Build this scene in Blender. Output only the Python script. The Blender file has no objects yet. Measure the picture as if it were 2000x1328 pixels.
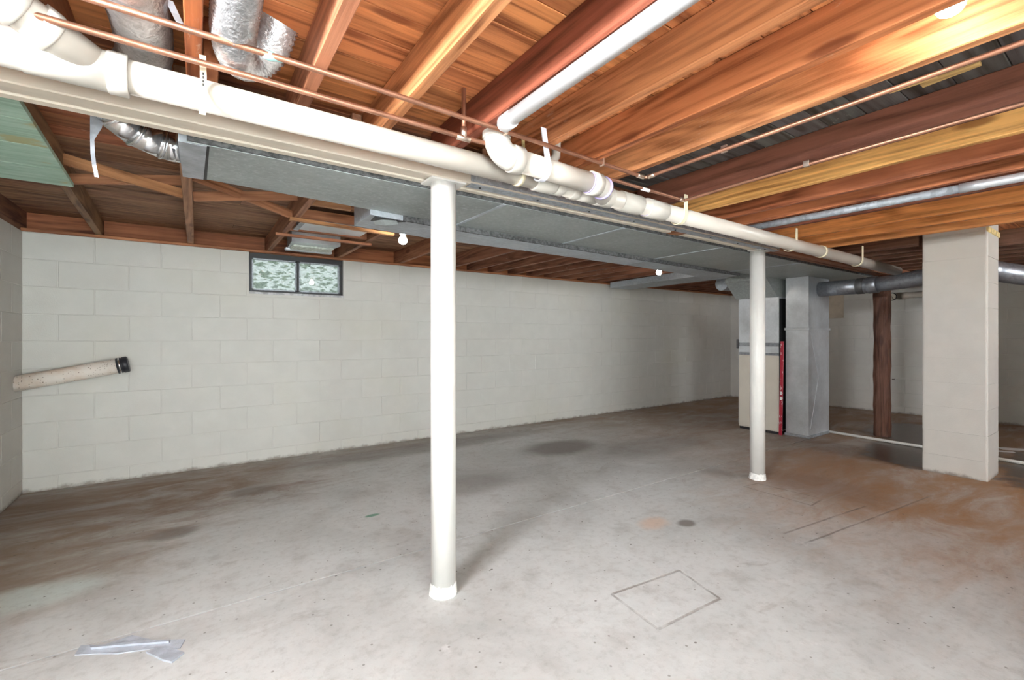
import bpy, bmesh, math, random
from mathutils import Vector, Matrix
random.seed(7)
R = math.radians
scene = bpy.context.scene
COL = scene.collection

# ------------------------------------------------------------------ camera
F, CX, YH, H, YAW = 888.0, 1000.0, 656.0, 1.16, R(34.7)
FW = (math.sin(YAW), math.cos(YAW)); RT = (math.cos(YAW), -math.sin(YAW))
cam = bpy.data.cameras.new('camera'); cam_o = bpy.data.objects.new('camera', cam)
COL.objects.link(cam_o); scene.camera = cam_o
cam.sensor_width = 36.0; cam.lens = F / 2000 * 36; cam.shift_y = -(664 - YH) / 2000
cam.clip_start = 0.02; cam.clip_end = 200
cam_o.location = (0, 0, H); cam_o.rotation_euler = (R(90), 0, -YAW)

# ------------------------------------------------------------------ world, exposure
world = bpy.data.worlds.new('world'); scene.world = world; world.use_nodes = True
wn = world.node_tree; bg = wn.nodes['Background']
sky = wn.nodes.new('ShaderNodeTexSky')
sky.sky_type = 'HOSEK_WILKIE'; sky.turbidity = 4.0; sky.ground_albedo = 0.4
sky.sun_direction = Vector((-0.5, -0.4, 0.75)).normalized()
hz = wn.nodes.new('ShaderNodeMix'); hz.data_type = 'RGBA'; hz.inputs[0].default_value = 0.7     # thin overcast: the sky with most of its blue whitened
hz.inputs[7].default_value = (0.86, 0.95, 0.92, 1); wn.links.new(sky.outputs[0], hz.inputs[6])
wn.links.new(hz.outputs[2], bg.inputs[0]); bg.inputs[1].default_value = 1.2
vs = scene.view_settings
vs.view_transform = 'Standard'; vs.look = 'None'; vs.gamma = 1.0; vs.use_curve_mapping = False
vs.exposure = 0.76
BULB = 55.0          # emission of every bare bulb
DAY = 38.0            # base power of the daylight lamps, those in added openings included

def day_light(name, loc, rot, sx, sy, power):
    l = bpy.data.lights.new(name, 'AREA'); l.shape = 'RECTANGLE'; l.size = sx; l.size_y = sy
    l.energy = power; l.color = (0.955, 0.965, 1.0)
    o = bpy.data.objects.new(name, l); COL.objects.link(o); o.location = loc; o.rotation_euler = rot
    return o
# daylight in window_2; fill light in the door and window added behind the camera
day_light('daylight_left', (-1.17, 0.55, 1.72), (0, R(-52), 0), 0.30, 0.80, DAY * 6.6)
day_light('fill_door_light', (0.02, -2.66, 0.97), (R(90), 0, 0), 1.9, 1.80, DAY * 7.5)
day_light('fill_window_light', (5.2, -2.62, 1.72), (R(90), 0, 0), 0.82, 0.36, DAY * 5)

# ------------------------------------------------------------------ helpers
def ray(px, py):
    k = (px - CX) / F
    return (FW[0] + RT[0] * k, FW[1] + RT[1] * k, (YH - py) / F)
def at(px, py, x=None, y=None, z=None):
    """the point where the ray of a photo pixel meets a known plane of the room"""
    r = ray(px, py)
    t = (z - H) / r[2] if z is not None else (y / r[1] if y is not None else x / r[0])
    return Vector((r[0] * t, r[1] * t, H + r[2] * t))

class MB:
    def __init__(s): s.bm = bmesh.new()
    def _xf(s, vs, m):
        for v in vs: v.co = m @ v.co
    def box(s, a, b, bev=0.0, seg=1, m=None):
        g = bmesh.ops.create_cube(s.bm, size=1.0); vs = g['verts']
        a, b = Vector(a), Vector(b); c = (a + b) / 2; d = b - a
        for v in vs: v.co = Vector((v.co.x * d.x, v.co.y * d.y, v.co.z * d.z)) + c
        if bev > 0:
            es = list({e for v in vs for e in v.link_edges})
            n0 = set(s.bm.verts)
            r = bmesh.ops.bevel(s.bm, geom=es, offset=bev, segments=seg, affect='EDGES', profile=0.5)
            vs = list({v for f in r['faces'] for v in f.verts})
        if m is not None: s._xf(vs, m)
        return s
    def poly(s, pts, h0, h1, axis='z'):
        """prism of a polygon; pts 2D in the two other axes"""
        def P(p, h):
            return {'z': (p[0], p[1], h), 'x': (h, p[0], p[1]), 'y': (p[0], h, p[1])}[axis]
        a = [s.bm.verts.new(P(p, h0)) for p in pts]; b = [s.bm.verts.new(P(p, h1)) for p in pts]
        n = len(pts)
        s.bm.faces.new(a[::-1]); s.bm.faces.new(b)
        for i in range(n): s.bm.faces.new((a[i], a[(i + 1) % n], b[(i + 1) % n], b[i]))
        return s
    def rings(s, frames, n=20, caps=True, smooth=True):
        """frames: list of (centre, u, v, radius)"""
        rr = []
        for c, u, v, r in frames:
            rr.append([s.bm.verts.new(c + u * (r * math.cos(2 * math.pi * k / n)) + v * (r * math.sin(2 * math.pi * k / n))) for k in range(n)])
        for a, b in zip(rr, rr[1:]):
            for k in range(n):
                f = s.bm.faces.new((a[k], a[(k + 1) % n], b[(k + 1) % n], b[k])); f.smooth = smooth
        if caps:
            s.bm.faces.new(rr[0][::-1]); s.bm.faces.new(rr[-1])
        return s
    def tube(s, path, r, n=16, caps=True):
        p = [Vector(q) for q in path]; m = len(p)
        rs = r if isinstance(r, (list, tuple)) else [r] * m
        tg = []
        for i in range(m):
            t = (p[min(i + 1, m - 1)] - p[max(i - 1, 0)]); tg.append(t.normalized())
        up = Vector((0, 0, 1)) if abs(tg[0].z) < 0.9 else Vector((0, 1, 0))
        u = tg[0].cross(up).normalized(); fr = []
        for i in range(m):
            u = (u - tg[i] * u.dot(tg[i])).normalized(); v = tg[i].cross(u)
            fr.append((p[i], u, v, rs[i]))
        return s.rings(fr, n, caps)
    def lathe(s, p0, d, prof, n=24, caps=True):
        p0 = Vector(p0); d = Vector(d).normalized()
        up = Vector((0, 0, 1)) if abs(d.z) < 0.9 else Vector((0, 1, 0))
        u = d.cross(up).normalized(); v = d.cross(u)
        return s.rings([(p0 + d * t, u, v, r) for t, r in prof], n, caps)
    def strip(s, path, w, t):
        """flat strap: path of points, width vector w, thickness t"""
        p = [Vector(q) for q in path]; w = Vector(w); m = len(p); prev = None
        for i in range(m):
            tg = (p[min(i + 1, m - 1)] - p[max(i - 1, 0)]).normalized(); nn = tg.cross(w.normalized()) * (t / 2)
            q = [s.bm.verts.new(p[i] + a * w / 2 + b * nn) for a, b in ((-1, -1), (1, -1), (1, 1), (-1, 1))]
            if prev:
                for k in range(4): s.bm.faces.new((prev[k], prev[(k + 1) % 4], q[(k + 1) % 4], q[k]))
            else: s.bm.faces.new(q[::-1])
            prev = q
        s.bm.faces.new(prev); return s
    def build(s, name, mat, parent=None, loc=None, color=None):
        bmesh.ops.recalc_face_normals(s.bm, faces=s.bm.faces[:])
        me = bpy.data.meshes.new(name); s.bm.to_mesh(me); s.bm.free()
        return link(name, me, mat, parent, loc, color)

def link(name, me, mat, parent=None, loc=None, color=None):
    o = bpy.data.objects.new(name, me); COL.objects.link(o)
    if mat is not None and not me.materials: me.materials.append(mat)
    if loc is not None: o.location = loc
    if color: o.color = (*color, 1.0)
    if parent is not None:
        o.parent = parent; o.matrix_parent_inverse = parent.matrix_basis.inverted()
    return o
def tag(o, label=None, cat=None, group=None, kind=None):
    if label: o['label'] = label
    if cat: o['category'] = cat
    if group: o['group'] = group
    if kind: o['kind'] = kind
    return o
def thing(name, label, cat, loc=(0, 0, 0), group=None):
    o = bpy.data.objects.new(name, None); COL.objects.link(o); o.location = loc
    o.empty_display_size = 0.1
    return tag(o, label, cat, group)
def arc(c, u, v, r, a0, a1, n=8):
    c, u, v = Vector(c), Vector(u), Vector(v)
    return [c + u * (r * math.cos(R(a0 + (a1 - a0) * k / n))) + v * (r * math.sin(R(a0 + (a1 - a0) * k / n))) for k in range(n + 1)]

# ------------------------------------------------------------------ materials
class NT:
    def __init__(s, name):
        s.m = bpy.data.materials.new(name); s.m.use_nodes = True; s.t = s.m.node_tree
        s.b = s.t.nodes['Principled BSDF']; s.out = s.t.nodes['Material Output']
        s.m.diffuse_color = (.6, .6, .6, 1)
    def n(s, typ, ins=None, **props):
        q = s.t.nodes.new('ShaderNode' + typ)
        for k, v in props.items(): setattr(q, k, v)
        for k, v in (ins or {}).items(): s.put(q.inputs[k], v)
        return q
    def put(s, sock, v):
        if isinstance(v, bpy.types.NodeSocket): s.t.links.new(v, sock)
        elif isinstance(v, bpy.types.Node): s.t.links.new(v.outputs[0], sock)
        else:
            if sock.type == 'RGBA' and len(v) == 3: v = (*v, 1)
            sock.default_value = v
    def math(s, op, a, b=0.0, c=None, clamp=False):
        q = s.n('Math', operation=op, use_clamp=clamp); s.put(q.inputs[0], a); s.put(q.inputs[1], b)
        if c is not None: s.put(q.inputs[2], c)
        return q.outputs[0]
    def mix(s, f, a, b, mode='MIX'):
        q = s.n('Mix', data_type='RGBA', blend_type=mode)
        s.put(q.inputs[0], f); s.put(q.inputs[6], a); s.put(q.inputs[7], b); return q.outputs[2]
    def ss(s, v, a, b):
        q = s.n('MapRange', interpolation_type='SMOOTHSTEP'); s.put(q.inputs[0], v)
        q.inputs[1].default_value = a; q.inputs[2].default_value = b; return q.outputs[0]
    def ramp(s, f, stops):
        q = s.n('ValToRGB'); s.put(q.inputs[0], f); e = q.color_ramp.elements
        while len(e) < len(stops): e.new(0.5)
        for el, (p, c) in zip(e, stops): el.position = p; el.color = (*c, 1)
        return q.outputs[0]
    def noise(s, vec, scale, detail=4, rough=0.55, dist=0.0):
        q = s.n('TexNoise'); s.put(q.inputs['Vector'], vec); q.inputs['Scale'].default_value = scale
        q.inputs['Detail'].default_value = detail; q.inputs['Roughness'].default_value = rough; q.inputs['Distortion'].default_value = dist
        return q.outputs[0]
    def bump(s, h, strength=0.2, dist=0.01):
        q = s.n('Bump'); q.inputs['Strength'].default_value = strength; q.inputs['Distance'].default_value = dist
        s.put(q.inputs['Height'], h); s.put(s.b.inputs['Normal'], q.outputs[0])
    def coord(s, per_object=True):
        c = s.n('TexCoord').outputs['Object']
        if not per_object: return c
        oi = s.n('ObjectInfo')
        q = s.n('VectorMath', operation='SCALE'); q.inputs[0].default_value = (53, 31, 71); s.put(q.inputs['Scale'], oi.outputs['Random'])
        a = s.n('VectorMath', operation='ADD'); s.put(a.inputs[0], c); s.put(a.inputs[1], q.outputs[0])
        return a.outputs[0]
    def scale(s, vec, v):
        q = s.n('VectorMath', operation='MULTIPLY'); s.put(q.inputs[0], vec); q.inputs[1].default_value = v; return q.outputs[0]

def plain(name, col, rough=0.5, metal=0.0, var=0.0, vscale=6.0, bump=0.0, bscale=40.0, spec=None, dirt=None):
    t = NT(name); c = t.coord()
    base = col
    if var:
        nz = t.noise(c, vscale, 5)
        base = t.mix(t.ss(nz, 0.3, 0.7), tuple(x * (1 - var) for x in col), tuple(min(1, x * (1 + var)) for x in col))
    if dirt:
        nz = t.noise(c, dirt[1], 6, 0.7)
        base = t.mix(t.ss(nz, dirt[2], dirt[2] + 0.08), base, dirt[0])
    t.put(t.b.inputs['Base Color'], base); t.b.inputs['Roughness'].default_value = rough; t.b.inputs['Metallic'].default_value = metal
    if spec is not None: t.b.inputs['Specular IOR Level'].default_value = spec
    if bump: t.bump(t.noise(c, bscale, 5), bump, 0.01)
    return t.m

def wood(name, axis, contrast=1.05, rough=0.62):
    """bare lumber, grain along one axis; the colour of each board comes from its object colour"""
    t = NT(name); c = t.coord()
    def sc(l, w): return tuple(l if k == axis else w for k in range(3))
    broad = t.noise(t.scale(c, sc(0.5, 4.0)), 2.2, 4, 0.6, 0.8)
    lo = t.noise(t.scale(c, sc(0.28, 3.2)), 1.6, 2, 0.5, 0.35)
    cath_v = t.math('MULTIPLY_ADD', t.math('SINE', t.math('MULTIPLY', lo, 62.0)), 0.5, 0.5)
    fine = t.noise(t.scale(c, sc(0.7, 24.0)), 3.0, 6, 0.72, 0.3)
    vor = t.n('TexVoronoi', feature='F1'); t.put(vor.inputs['Vector'], t.scale(c, sc(2.6, 9.0))); vor.inputs['Scale'].default_value = 1.0
    knot = t.math('MULTIPLY', t.ss(vor.outputs[0], 0.24, 0.10), t.math('GREATER_THAN', t.n('SeparateColor', {0: vor.outputs['Color']}).outputs[0], 0.45))
    f = t.math('ADD', t.math('MULTIPLY', broad, 0.55), t.math('ADD', t.math('MULTIPLY', cath_v, 0.13), t.math('MULTIPLY', fine, 0.40)))
    k = contrast
    col = t.ramp(f, [(0.38, (1 - .62 * k, 1 - .70 * k, 1 - .76 * k)), (0.51, (1 - .2 * k, 1 - .24 * k, 1 - .28 * k)), (0.64, (1.14, 1.15, 1.14))])
    col = t.mix(t.math('MULTIPLY', knot, 0.75), col, (0.28, 0.17, 0.11))
    blot = t.noise(c, 1.7, 3); col = t.mix(t.math('MULTIPLY', t.ss(blot, 0.52, 0.75), 0.45), col, (0.50, 0.42, 0.38))
    oi = t.n('ObjectInfo')
    col = t.mix(1.0, col, oi.outputs['Color'], 'MULTIPLY')
    scuff = t.math('MULTIPLY', t.ss(t.noise(c, 2.3, 3), 0.58, 0.70), t.ss(t.noise(t.scale(c, sc(6, 22)), 3.0, 5, 0.75), 0.56, 0.70))
    col = t.mix(t.math('MULTIPLY', scuff, 0.42), col, (0.66, 0.56, 0.46))
    t.put(t.b.inputs['Base Color'], col)
    t.b.inputs['Roughness'].default_value = rough; t.b.inputs['Specular IOR Level'].default_value = 0.35
    t.bump(t.math('ADD', fine, t.math('MULTIPLY', cath_v, 0.3)), 0.25, 0.004)
    return t.m

def galv(name, col, metal=0.75, rough=0.42, spangle=0.25, streak=None):
    t = NT(name); c = t.coord()
    v = t.n('TexVoronoi', feature='F1'); t.put(v.inputs['Vector'], c); v.inputs['Scale'].default_value = 55
    sp = t.n('SeparateColor'); t.put(sp.inputs[0], v.outputs['Color'])
    nz = t.noise(c, 3.0, 5, 0.6)
    f = t.math('ADD', t.math('MULTIPLY', sp.outputs[0], spangle), t.math('MULTIPLY', nz, 1 - spangle))
    col_ = t.ramp(f, [(0.25, tuple(x * .72 for x in col)), (0.75, tuple(min(1, x * 1.25) for x in col))])
    if streak:
        s2 = t.noise(t.scale(c, streak[1]), 3.0, 6, 0.7); col_ = t.mix(t.math('MULTIPLY', t.ss(s2, 0.5, 0.7), 0.7), col_, streak[0])
    t.put(t.b.inputs['Base Color'], col_); t.b.inputs['Metallic'].default_value = metal
    t.put(t.b.inputs['Roughness'], t.math('MULTIPLY_ADD', nz, 0.25, rough - 0.12))
    t.bump(nz, 0.12, 0.01)
    return t.m

M = {}
for k, ax in (('x', 0), ('y', 1), ('z', 2)):
    M['wood_' + k] = wood('bare lumber grain ' + k, ax)
M['plank'] = wood('subfloor board', 0, 1.12, 0.66)
M['paint_wood'] = plain('cream painted wood', (0.68, 0.60, 0.495), 0.5, var=0.06, vscale=3, bump=0.08, bscale=60, dirt=((.42, .36, .28), 9, 0.69))
M['post_paint'] = plain('white painted steel', (0.70, 0.68, 0.64), 0.4, var=0.04, vscale=5, bump=0.05, bscale=90, dirt=((.45, .42, .36), 60, 0.76))
M['chip'] = plain('chipped white paint', (0.82, 0.81, 0.77), 0.7, var=0.12, vscale=60, bump=0.6, bscale=70)
M['pvc'] = plain('white drain pipe plastic', (0.55, 0.50, 0.435), 0.32, var=0.05, vscale=4, dirt=((.5, .42, .32), 22, 0.75))
M['pvc_new'] = plain('bright white plastic pipe', (0.72, 0.72, 0.72), 0.28)
M['pvc_edge'] = plain('plastic fitting', (0.575, 0.54, 0.48), 0.3)
M['primer'] = plain('purple primer', (0.42, 0.36, 0.62), 0.4)
M['strap'] = plain('cream plastic strap', (0.82, 0.73, 0.52), 0.45)
M['strap_white'] = plain('white plastic strap', (0.80, 0.80, 0.88), 0.4)
M['copper'] = plain('copper pipe', (0.36, 0.175, 0.11), 0.42, 0.75, var=0.25, vscale=8, dirt=((.30, .13, .08), 14, 0.60))
M['solder'] = plain('solder', (0.75, 0.62, 0.52), 0.35, 1.0)
M['patina'] = plain('copper patina', (0.30, 0.52, 0.50), 0.8)
M['galv'] = galv('galvanised sheet', (0.66, 0.69, 0.72), 0.5, 0.34, 0.06)
M['galv_pipe'] = galv('galvanised conduit', (0.38, 0.41, 0.44), 0.35, 0.55, 0.4)
M['duct'] = galv('dull duct sheet', (0.34, 0.37, 0.36), 0.3, 0.5, 0.12, ((.50, .53, .53), (14, 14, 14)))
M['duct2'] = galv('light duct sheet', (0.46, 0.50, 0.54), 0.35, 0.5, 0.15, ((.62, .66, .68), (3, 9, 9)))
M['duct_dark'] = plain('dark duct edge', (0.075, 0.075, 0.075), 0.8, var=0.6, vscale=50, bump=0.5)  # near-black strips along the duct edges
M['chrome'] = plain('bright elbow metal', (0.80, 0.82, 0.84), 0.18, 1.0, var=0.05)
M['tape'] = plain('grey duct tape', (0.36, 0.38, 0.41), 0.38, 0.3, var=0.2, vscale=14, bump=0.3)
M['flue'] = galv('aged flue metal', (0.33, 0.35, 0.38), 0.75, 0.4)
M['flue_dark'] = galv('dark flue band', (0.14, 0.14, 0.14), 0.6, 0.5)
M['black'] = plain('black steel', (0.018, 0.018, 0.02), 0.5, bump=0.1)
M['rubber'] = plain('black rubber', (0.02, 0.021, 0.026), 0.45)
M['steel'] = plain('bright steel', (0.7, 0.7, 0.7), 0.22, 1.0)
M['sill_paint'] = plain('grey chipped sill paint', (0.46, 0.46, 0.47), 0.7, var=0.3, vscale=30, bump=0.5)
M['beige'] = plain('beige enamel', (0.62, 0.57, 0.49), 0.4, var=0.03)
M['porcelain'] = plain('white porcelain', (0.8, 0.8, 0.78), 0.25)
M['white_flat'] = plain('white paper', (0.8, 0.8, 0.8), 0.7)
M['brass'] = plain('brassy steel strap', (0.50, 0.43, 0.20), 0.45, 0.6, var=0.3, vscale=30)
M['conduit'] = plain('white floor conduit', (0.78, 0.76, 0.70), 0.4, dirt=((.3, .2, .13), 18, 0.66))
M['patch_board'] = plain('tan board', (0.50, 0.43, 0.34), 0.7, var=0.12, vscale=8)
M['foam'] = plain('yellow stained foam', (0.70, 0.55, 0.25), 0.8, var=0.3, vscale=20, bump=0.5)
M['lead_wire'] = plain('grey wire', (0.25, 0.25, 0.25), 0.4, 0.8)

def m_foil(name, col, rough):
    t = NT(name); c = t.coord()
    nz = t.noise(c, 38, 5, 0.6, 1.2); n2 = t.noise(t.scale(c, (1, 1, 1)), 120, 3)
    t.put(t.b.inputs['Base Color'], t.ramp(nz, [(0.3, tuple(x * .6 for x in col)), (0.65, col)]))
    t.b.inputs['Metallic'].default_value = 0.68; t.b.inputs['Roughness'].default_value = rough
    t.bump(t.math('ADD', nz, t.math('MULTIPLY', n2, 0.4)), 0.8, 0.006); return t.m
M['foil'] = m_foil('bright foil', (0.92, 0.92, 0.93), 0.22)
M['foil_dull'] = m_foil('dull insulated foil', (0.72, 0.70, 0.70), 0.30)

def m_bulb():
    t = NT('lit bulb glass'); e = t.n('Emission', {'Color': (1.0, 0.93, 0.85), 'Strength': BULB})
    t.t.links.new(e.outputs[0], t.out.inputs[0]); return t.m
M['bulb'] = m_bulb()

def m_glass():
    t = NT('dirty window glass'); c = t.coord(False)
    gl = t.n('BsdfGlossy', {'Color': (1, 1, 1), 'Roughness': 0.02}); tr = t.n('BsdfTransparent', {'Color': (0.945, 0.955, 0.955)})
    df = t.n('BsdfTranslucent', {'Color': (0.84, 0.93, 0.90)})
    dirt = t.noise(c, 60, 5, 0.7)
    a = t.n('MixShader'); t.put(a.inputs[0], t.math('MULTIPLY_ADD', t.ss(dirt, 0.35, 0.75), 0.35, 0.28)); t.put(a.inputs[1], tr.outputs[0]); t.put(a.inputs[2], df.outputs[0])
    fr = t.n('Fresnel', {'IOR': 1.5})
    b = t.n('MixShader'); t.put(b.inputs[0], t.math('MULTIPLY', fr.outputs[0], 1.0)); t.put(b.inputs[1], a.outputs[0]); t.put(b.inputs[2], gl.outputs[0])
    t.t.links.new(b.outputs[0], t.out.inputs[0]); return t.m
M['glass'] = m_glass()

def m_block(name, col, stain=True):
    t = NT(name)
    g = t.n('NewGeometry').outputs['Position']; c = t.coord()
    big = t.noise(g, 0.9, 3); pores = t.noise(g, 85, 4, 0.7); mid = t.noise(c, 7, 4)
    col_ = t.mix(t.ss(mid, 0.3, 0.75), tuple(x * .965 for x in col), tuple(min(1, x * 1.02) for x in col))
    col_ = t.mix(t.math('MULTIPLY', t.ss(big, 0.48, 0.72), 0.35), col_, (col[0] * .92, col[1] * .89, col[2] * .78))
    col_ = t.mix(t.math('MULTIPLY', t.ss(pores, 0.70, 0.80), 0.5), col_, (0.22, 0.20, 0.17))
    sp = t.n('SeparateXYZ'); t.put(sp.inputs[0], g)
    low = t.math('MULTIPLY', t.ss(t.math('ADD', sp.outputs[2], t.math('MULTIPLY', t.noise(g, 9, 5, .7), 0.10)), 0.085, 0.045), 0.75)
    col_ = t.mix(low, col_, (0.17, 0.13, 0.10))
    t.put(t.b.inputs['Base Color'], col_); t.b.inputs['Roughness'].default_value = 0.55; t.b.inputs['Specular IOR Level'].default_value = 0.35
    t.bump(t.math('ADD', t.noise(g, 140, 3), t.math('MULTIPLY', t.ss(pores, 0.75, 0.68), 1.0)), 0.16, 0.006)
    return t.m
M['block'] = m_block('painted block', (0.565, 0.552, 0.512))
M['chimney'] = m_block('painted chimney block', (0.62, 0.595, 0.55))

def m_floor():
    t = NT('stained concrete'); c = t.n('NewGeometry').outputs['Position']
    sp = t.n('SeparateXYZ'); t.put(sp.inputs[0], c); X, Y = sp.outputs[0], sp.outputs[1]
    n1 = t.noise(c, 1.1, 6, 0.6, 0.6); n2 = t.noise(c, 5.5, 6, 0.65); n3 = t.noise(c, 26, 5, 0.7); n4 = t.noise(t.scale(c, (1, 2.4, 1)), 2.4, 6, 0.68, 0.8)
    col = t.ramp(n1, [(0.28, (0.40, 0.40, 0.385)), (0.5, (0.535, 0.54, 0.525)), (0.72, (0.60, 0.605, 0.595))])
    col = t.mix(t.math('MULTIPLY', t.ss(n2, 0.50, 0.72), 0.6), col, (0.37, 0.355, 0.335))
    col = t.mix(t.math('MULTIPLY', t.ss(n4, 0.58, 0.74), 0.55), col, (0.31, 0.28, 0.255))
    col = t.mix(t.math('MULTIPLY', t.ss(n2, 0.38, 0.28), 0.6), col, (0.65, 0.64, 0.625))
    wob = t.math('MULTIPLY_ADD', n4, 1.5, -0.75); wob2 = t.math('MULTIPLY_ADD', n2, 0.7, -0.35)
    def blob(cx, cy, rx, ry, edge, w=wob, k=1.0):
        a = t.math('DIVIDE', t.math('SUBTRACT', X, cx), rx); b = t.math('DIVIDE', t.math('SUBTRACT', Y, cy), ry)
        d = t.math('SQRT', t.math('ADD', t.math('MULTIPLY', a, a), t.math('MULTIPLY', b, b)))
        return t.ss(t.math('MULTIPLY_ADD', w, k, d), 1 + edge, 1 - edge)
    brown = (0.185, 0.108, 0.060); rust = (0.30, 0.145, 0.05)
    grit = t.ss(t.noise(t.scale(c, (0.7, 1.8, 1)), 1.7, 8, 0.70, 0.9), 0.30, 0.66)
    # along the block wall and in the corner
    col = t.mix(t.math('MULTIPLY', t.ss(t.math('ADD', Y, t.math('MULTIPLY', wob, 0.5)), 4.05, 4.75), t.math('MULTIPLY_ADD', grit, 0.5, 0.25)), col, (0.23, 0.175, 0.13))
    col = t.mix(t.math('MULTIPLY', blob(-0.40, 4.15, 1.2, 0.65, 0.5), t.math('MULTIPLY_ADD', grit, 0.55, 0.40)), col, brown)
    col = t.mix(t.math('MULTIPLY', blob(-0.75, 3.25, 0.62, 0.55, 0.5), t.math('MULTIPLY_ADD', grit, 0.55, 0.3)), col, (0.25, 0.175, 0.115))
    col = t.mix(t.math('MULTIPLY', blob(-0.62, 2.87, 0.26, 0.12, 0.4, wob2), 0.75), col, (0.55, 0.62, 0.59))
    # rusty, damp side of the room
    col = t.mix(t.math('MULTIPLY', t.ss(t.math('ADD', X, t.math('MULTIPLY', wob, 1.1)), 2.9, 4.9), t.math('MULTIPLY_ADD', grit, 0.5, 0.25)), col, (0.30, 0.205, 0.13))
    col = t.mix(t.math('MULTIPLY', t.ss(t.math('ADD', X, t.math('MULTIPLY', wob, 1.3)), 4.9, 6.6), t.math('MULTIPLY_ADD', grit, 0.5, 0.35)), col, (0.235, 0.125, 0.055))
    col = t.mix(t.math('MULTIPLY', blob(4.45, 0.85, 1.35, 1.15, 0.7), t.math('MULTIPLY_ADD', grit, 0.60, 0.35)), col, rust)
    col = t.mix(t.math('MULTIPLY', blob(4.55, 1.75, 0.75, 0.35, 0.6), 0.55), col, (0.30, 0.17, 0.09))
    col = t.mix(t.math('MULTIPLY', blob(3.95, 1.55, 0.28, 0.42, 0.5), 0.5), col, (0.20, 0.115, 0.075))
    # old oil and dirt spots
    for (bx, by, rx, ry, s) in ((3.12, 3.60, .42, .26, .75), (1.75, 3.10, .35, .20, .4), (2.49, 1.70, .06, .045, .8), (3.9, 3.1, .8, .3, .35), (0.33, 3.9, .15, .1, .6), (2.0, 4.4, 1.2, .2, .5), (-0.12, 3.33, .12, .08, .6)):
        col = t.mix(t.math('MULTIPLY', blob(bx, by, rx, ry, 0.4, wob2), s), col, (0.15, 0.125, 0.105))
    col = t.mix(t.math('MULTIPLY', blob(2.33, 1.82, .10, .07, 0.5, wob2, 2.0), 0.6), col, (0.62, 0.42, 0.30))
    col = t.mix(blob(0.93, 2.93, .045, .02, 0.3, wob2, 0.4), col, (0.16, 0.30, 0.22))
    # wet patches by the chimney
    wet = t.math('MAXIMUM', blob(5.95, 1.35, 0.78, 0.48, 0.10, wob2, 1.2), t.math('MAXIMUM', blob(7.1, 1.75, 0.75, 0.42, 0.15, wob2), blob(6.3, 0.35, 1.45, 0.52, 0.12, wob2, 1.2)))
    col = t.mix(t.math('MULTIPLY', wet, 0.90), col, (0.052, 0.036, 0.027))
    # saw cuts round patched spots and old scribed lines
    def seg(x0, y0, x1, y1, w=0.010):
        L = math.hypot(x1 - x0, y1 - y0); ux, uy = (x1 - x0) / L, (y1 - y0) / L
        dx = t.math('SUBTRACT', X, x0); dy = t.math('SUBTRACT', Y, y0)
        al = t.math('ADD', t.math('MULTIPLY', dx, ux), t.math('MULTIPLY', dy, uy))
        ac = t.math('ABSOLUTE', t.math('ADD', t.math('ADD', t.math('MULTIPLY', dx, -uy), t.math('MULTIPLY', dy, ux)), t.math('MULTIPLY', wob2, 0.012)))
        m1 = t.math('LESS_THAN', t.math('ABSOLUTE', t.math('SUBTRACT', al, L / 2)), L / 2)
        return t.math('MULTIPLY', t.ss(ac, w, w * 0.3), m1)
    p1 = [(1.532, 1.425), (1.50, 1.150), (1.90, 1.13), (1.963, 1.38)]
    p2 = [(3.464, 1.863), (3.626, 1.84), (3.664, 1.403), (3.457, 1.391)]
    lines = [(*p1[i], *p1[(i + 1) % 4]) for i in range(4)] + [(*p2[i], *p2[(i + 1) % 4]) for i in range(4)] + \
            [(2.829, 1.287, 3.75, 1.18), (2.74, 1.166, 4.4, 0.98)]
    cut = None
    for l in lines:
        s = seg(*l); cut = s if cut is None else t.math('MAXIMUM', cut, s)
    cut = t.math('MULTIPLY', cut, t.math('MULTIPLY_ADD', t.ss(n2, 0.36, 0.56), 0.8, 0.2))
    col = t.mix(t.math('MULTIPLY', cut, 0.62), col, (0.16, 0.125, 0.10))
    # grit and specks
    v = t.n('TexVoronoi', feature='F1'); t.put(v.inputs['Vector'], t.scale(c, (1, 1.3, 1))); v.inputs['Scale'].default_value = 9
    vc = t.n('SeparateColor'); t.put(vc.inputs[0], v.outputs['Color'])
    spk = t.math('MULTIPLY', t.ss(t.math('ADD', v.outputs[0], t.math('MULTIPLY', n3, 0.08)), 0.115, 0.075), t.math('GREATER_THAN', vc.outputs[0], 0.70))
    col = t.mix(t.math('MULTIPLY', spk, 0.8), col, (0.10, 0.085, 0.07))
    v2 = t.n('TexVoronoi', feature='F1'); t.put(v2.inputs['Vector'], c); v2.inputs['Scale'].default_value = 34
    v2c = t.n('SeparateColor'); t.put(v2c.inputs[0], v2.outputs['Color'])
    sp2 = t.math('MULTIPLY', t.ss(v2.outputs[0], 0.22, 0.12), t.math('GREATER_THAN', v2c.outputs[1], 0.90))
    col = t.mix(t.math('MULTIPLY', sp2, 0.6), col, (0.13, 0.11, 0.09))
    col = t.mix(t.math('MULTIPLY', t.ss(n3, 0.45, 0.75), 0.28), col, (0.2, 0.18, 0.16))
    t.put(t.b.inputs['Base Color'], col)
    t.put(t.b.inputs['Roughness'], t.math('MULTIPLY_ADD', wet, -0.38, 0.66)); t.b.inputs['Specular IOR Level'].default_value = 0.4
    t.bump(t.math('SUBTRACT', t.math('MULTIPLY_ADD', n3, 0.35, t.math('MULTIPLY', n2, 0.5)), t.math('MULTIPLY', cut, 0.8)), 0.22, 0.012)
    return t.m
M['floor'] = m_floor()

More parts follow.
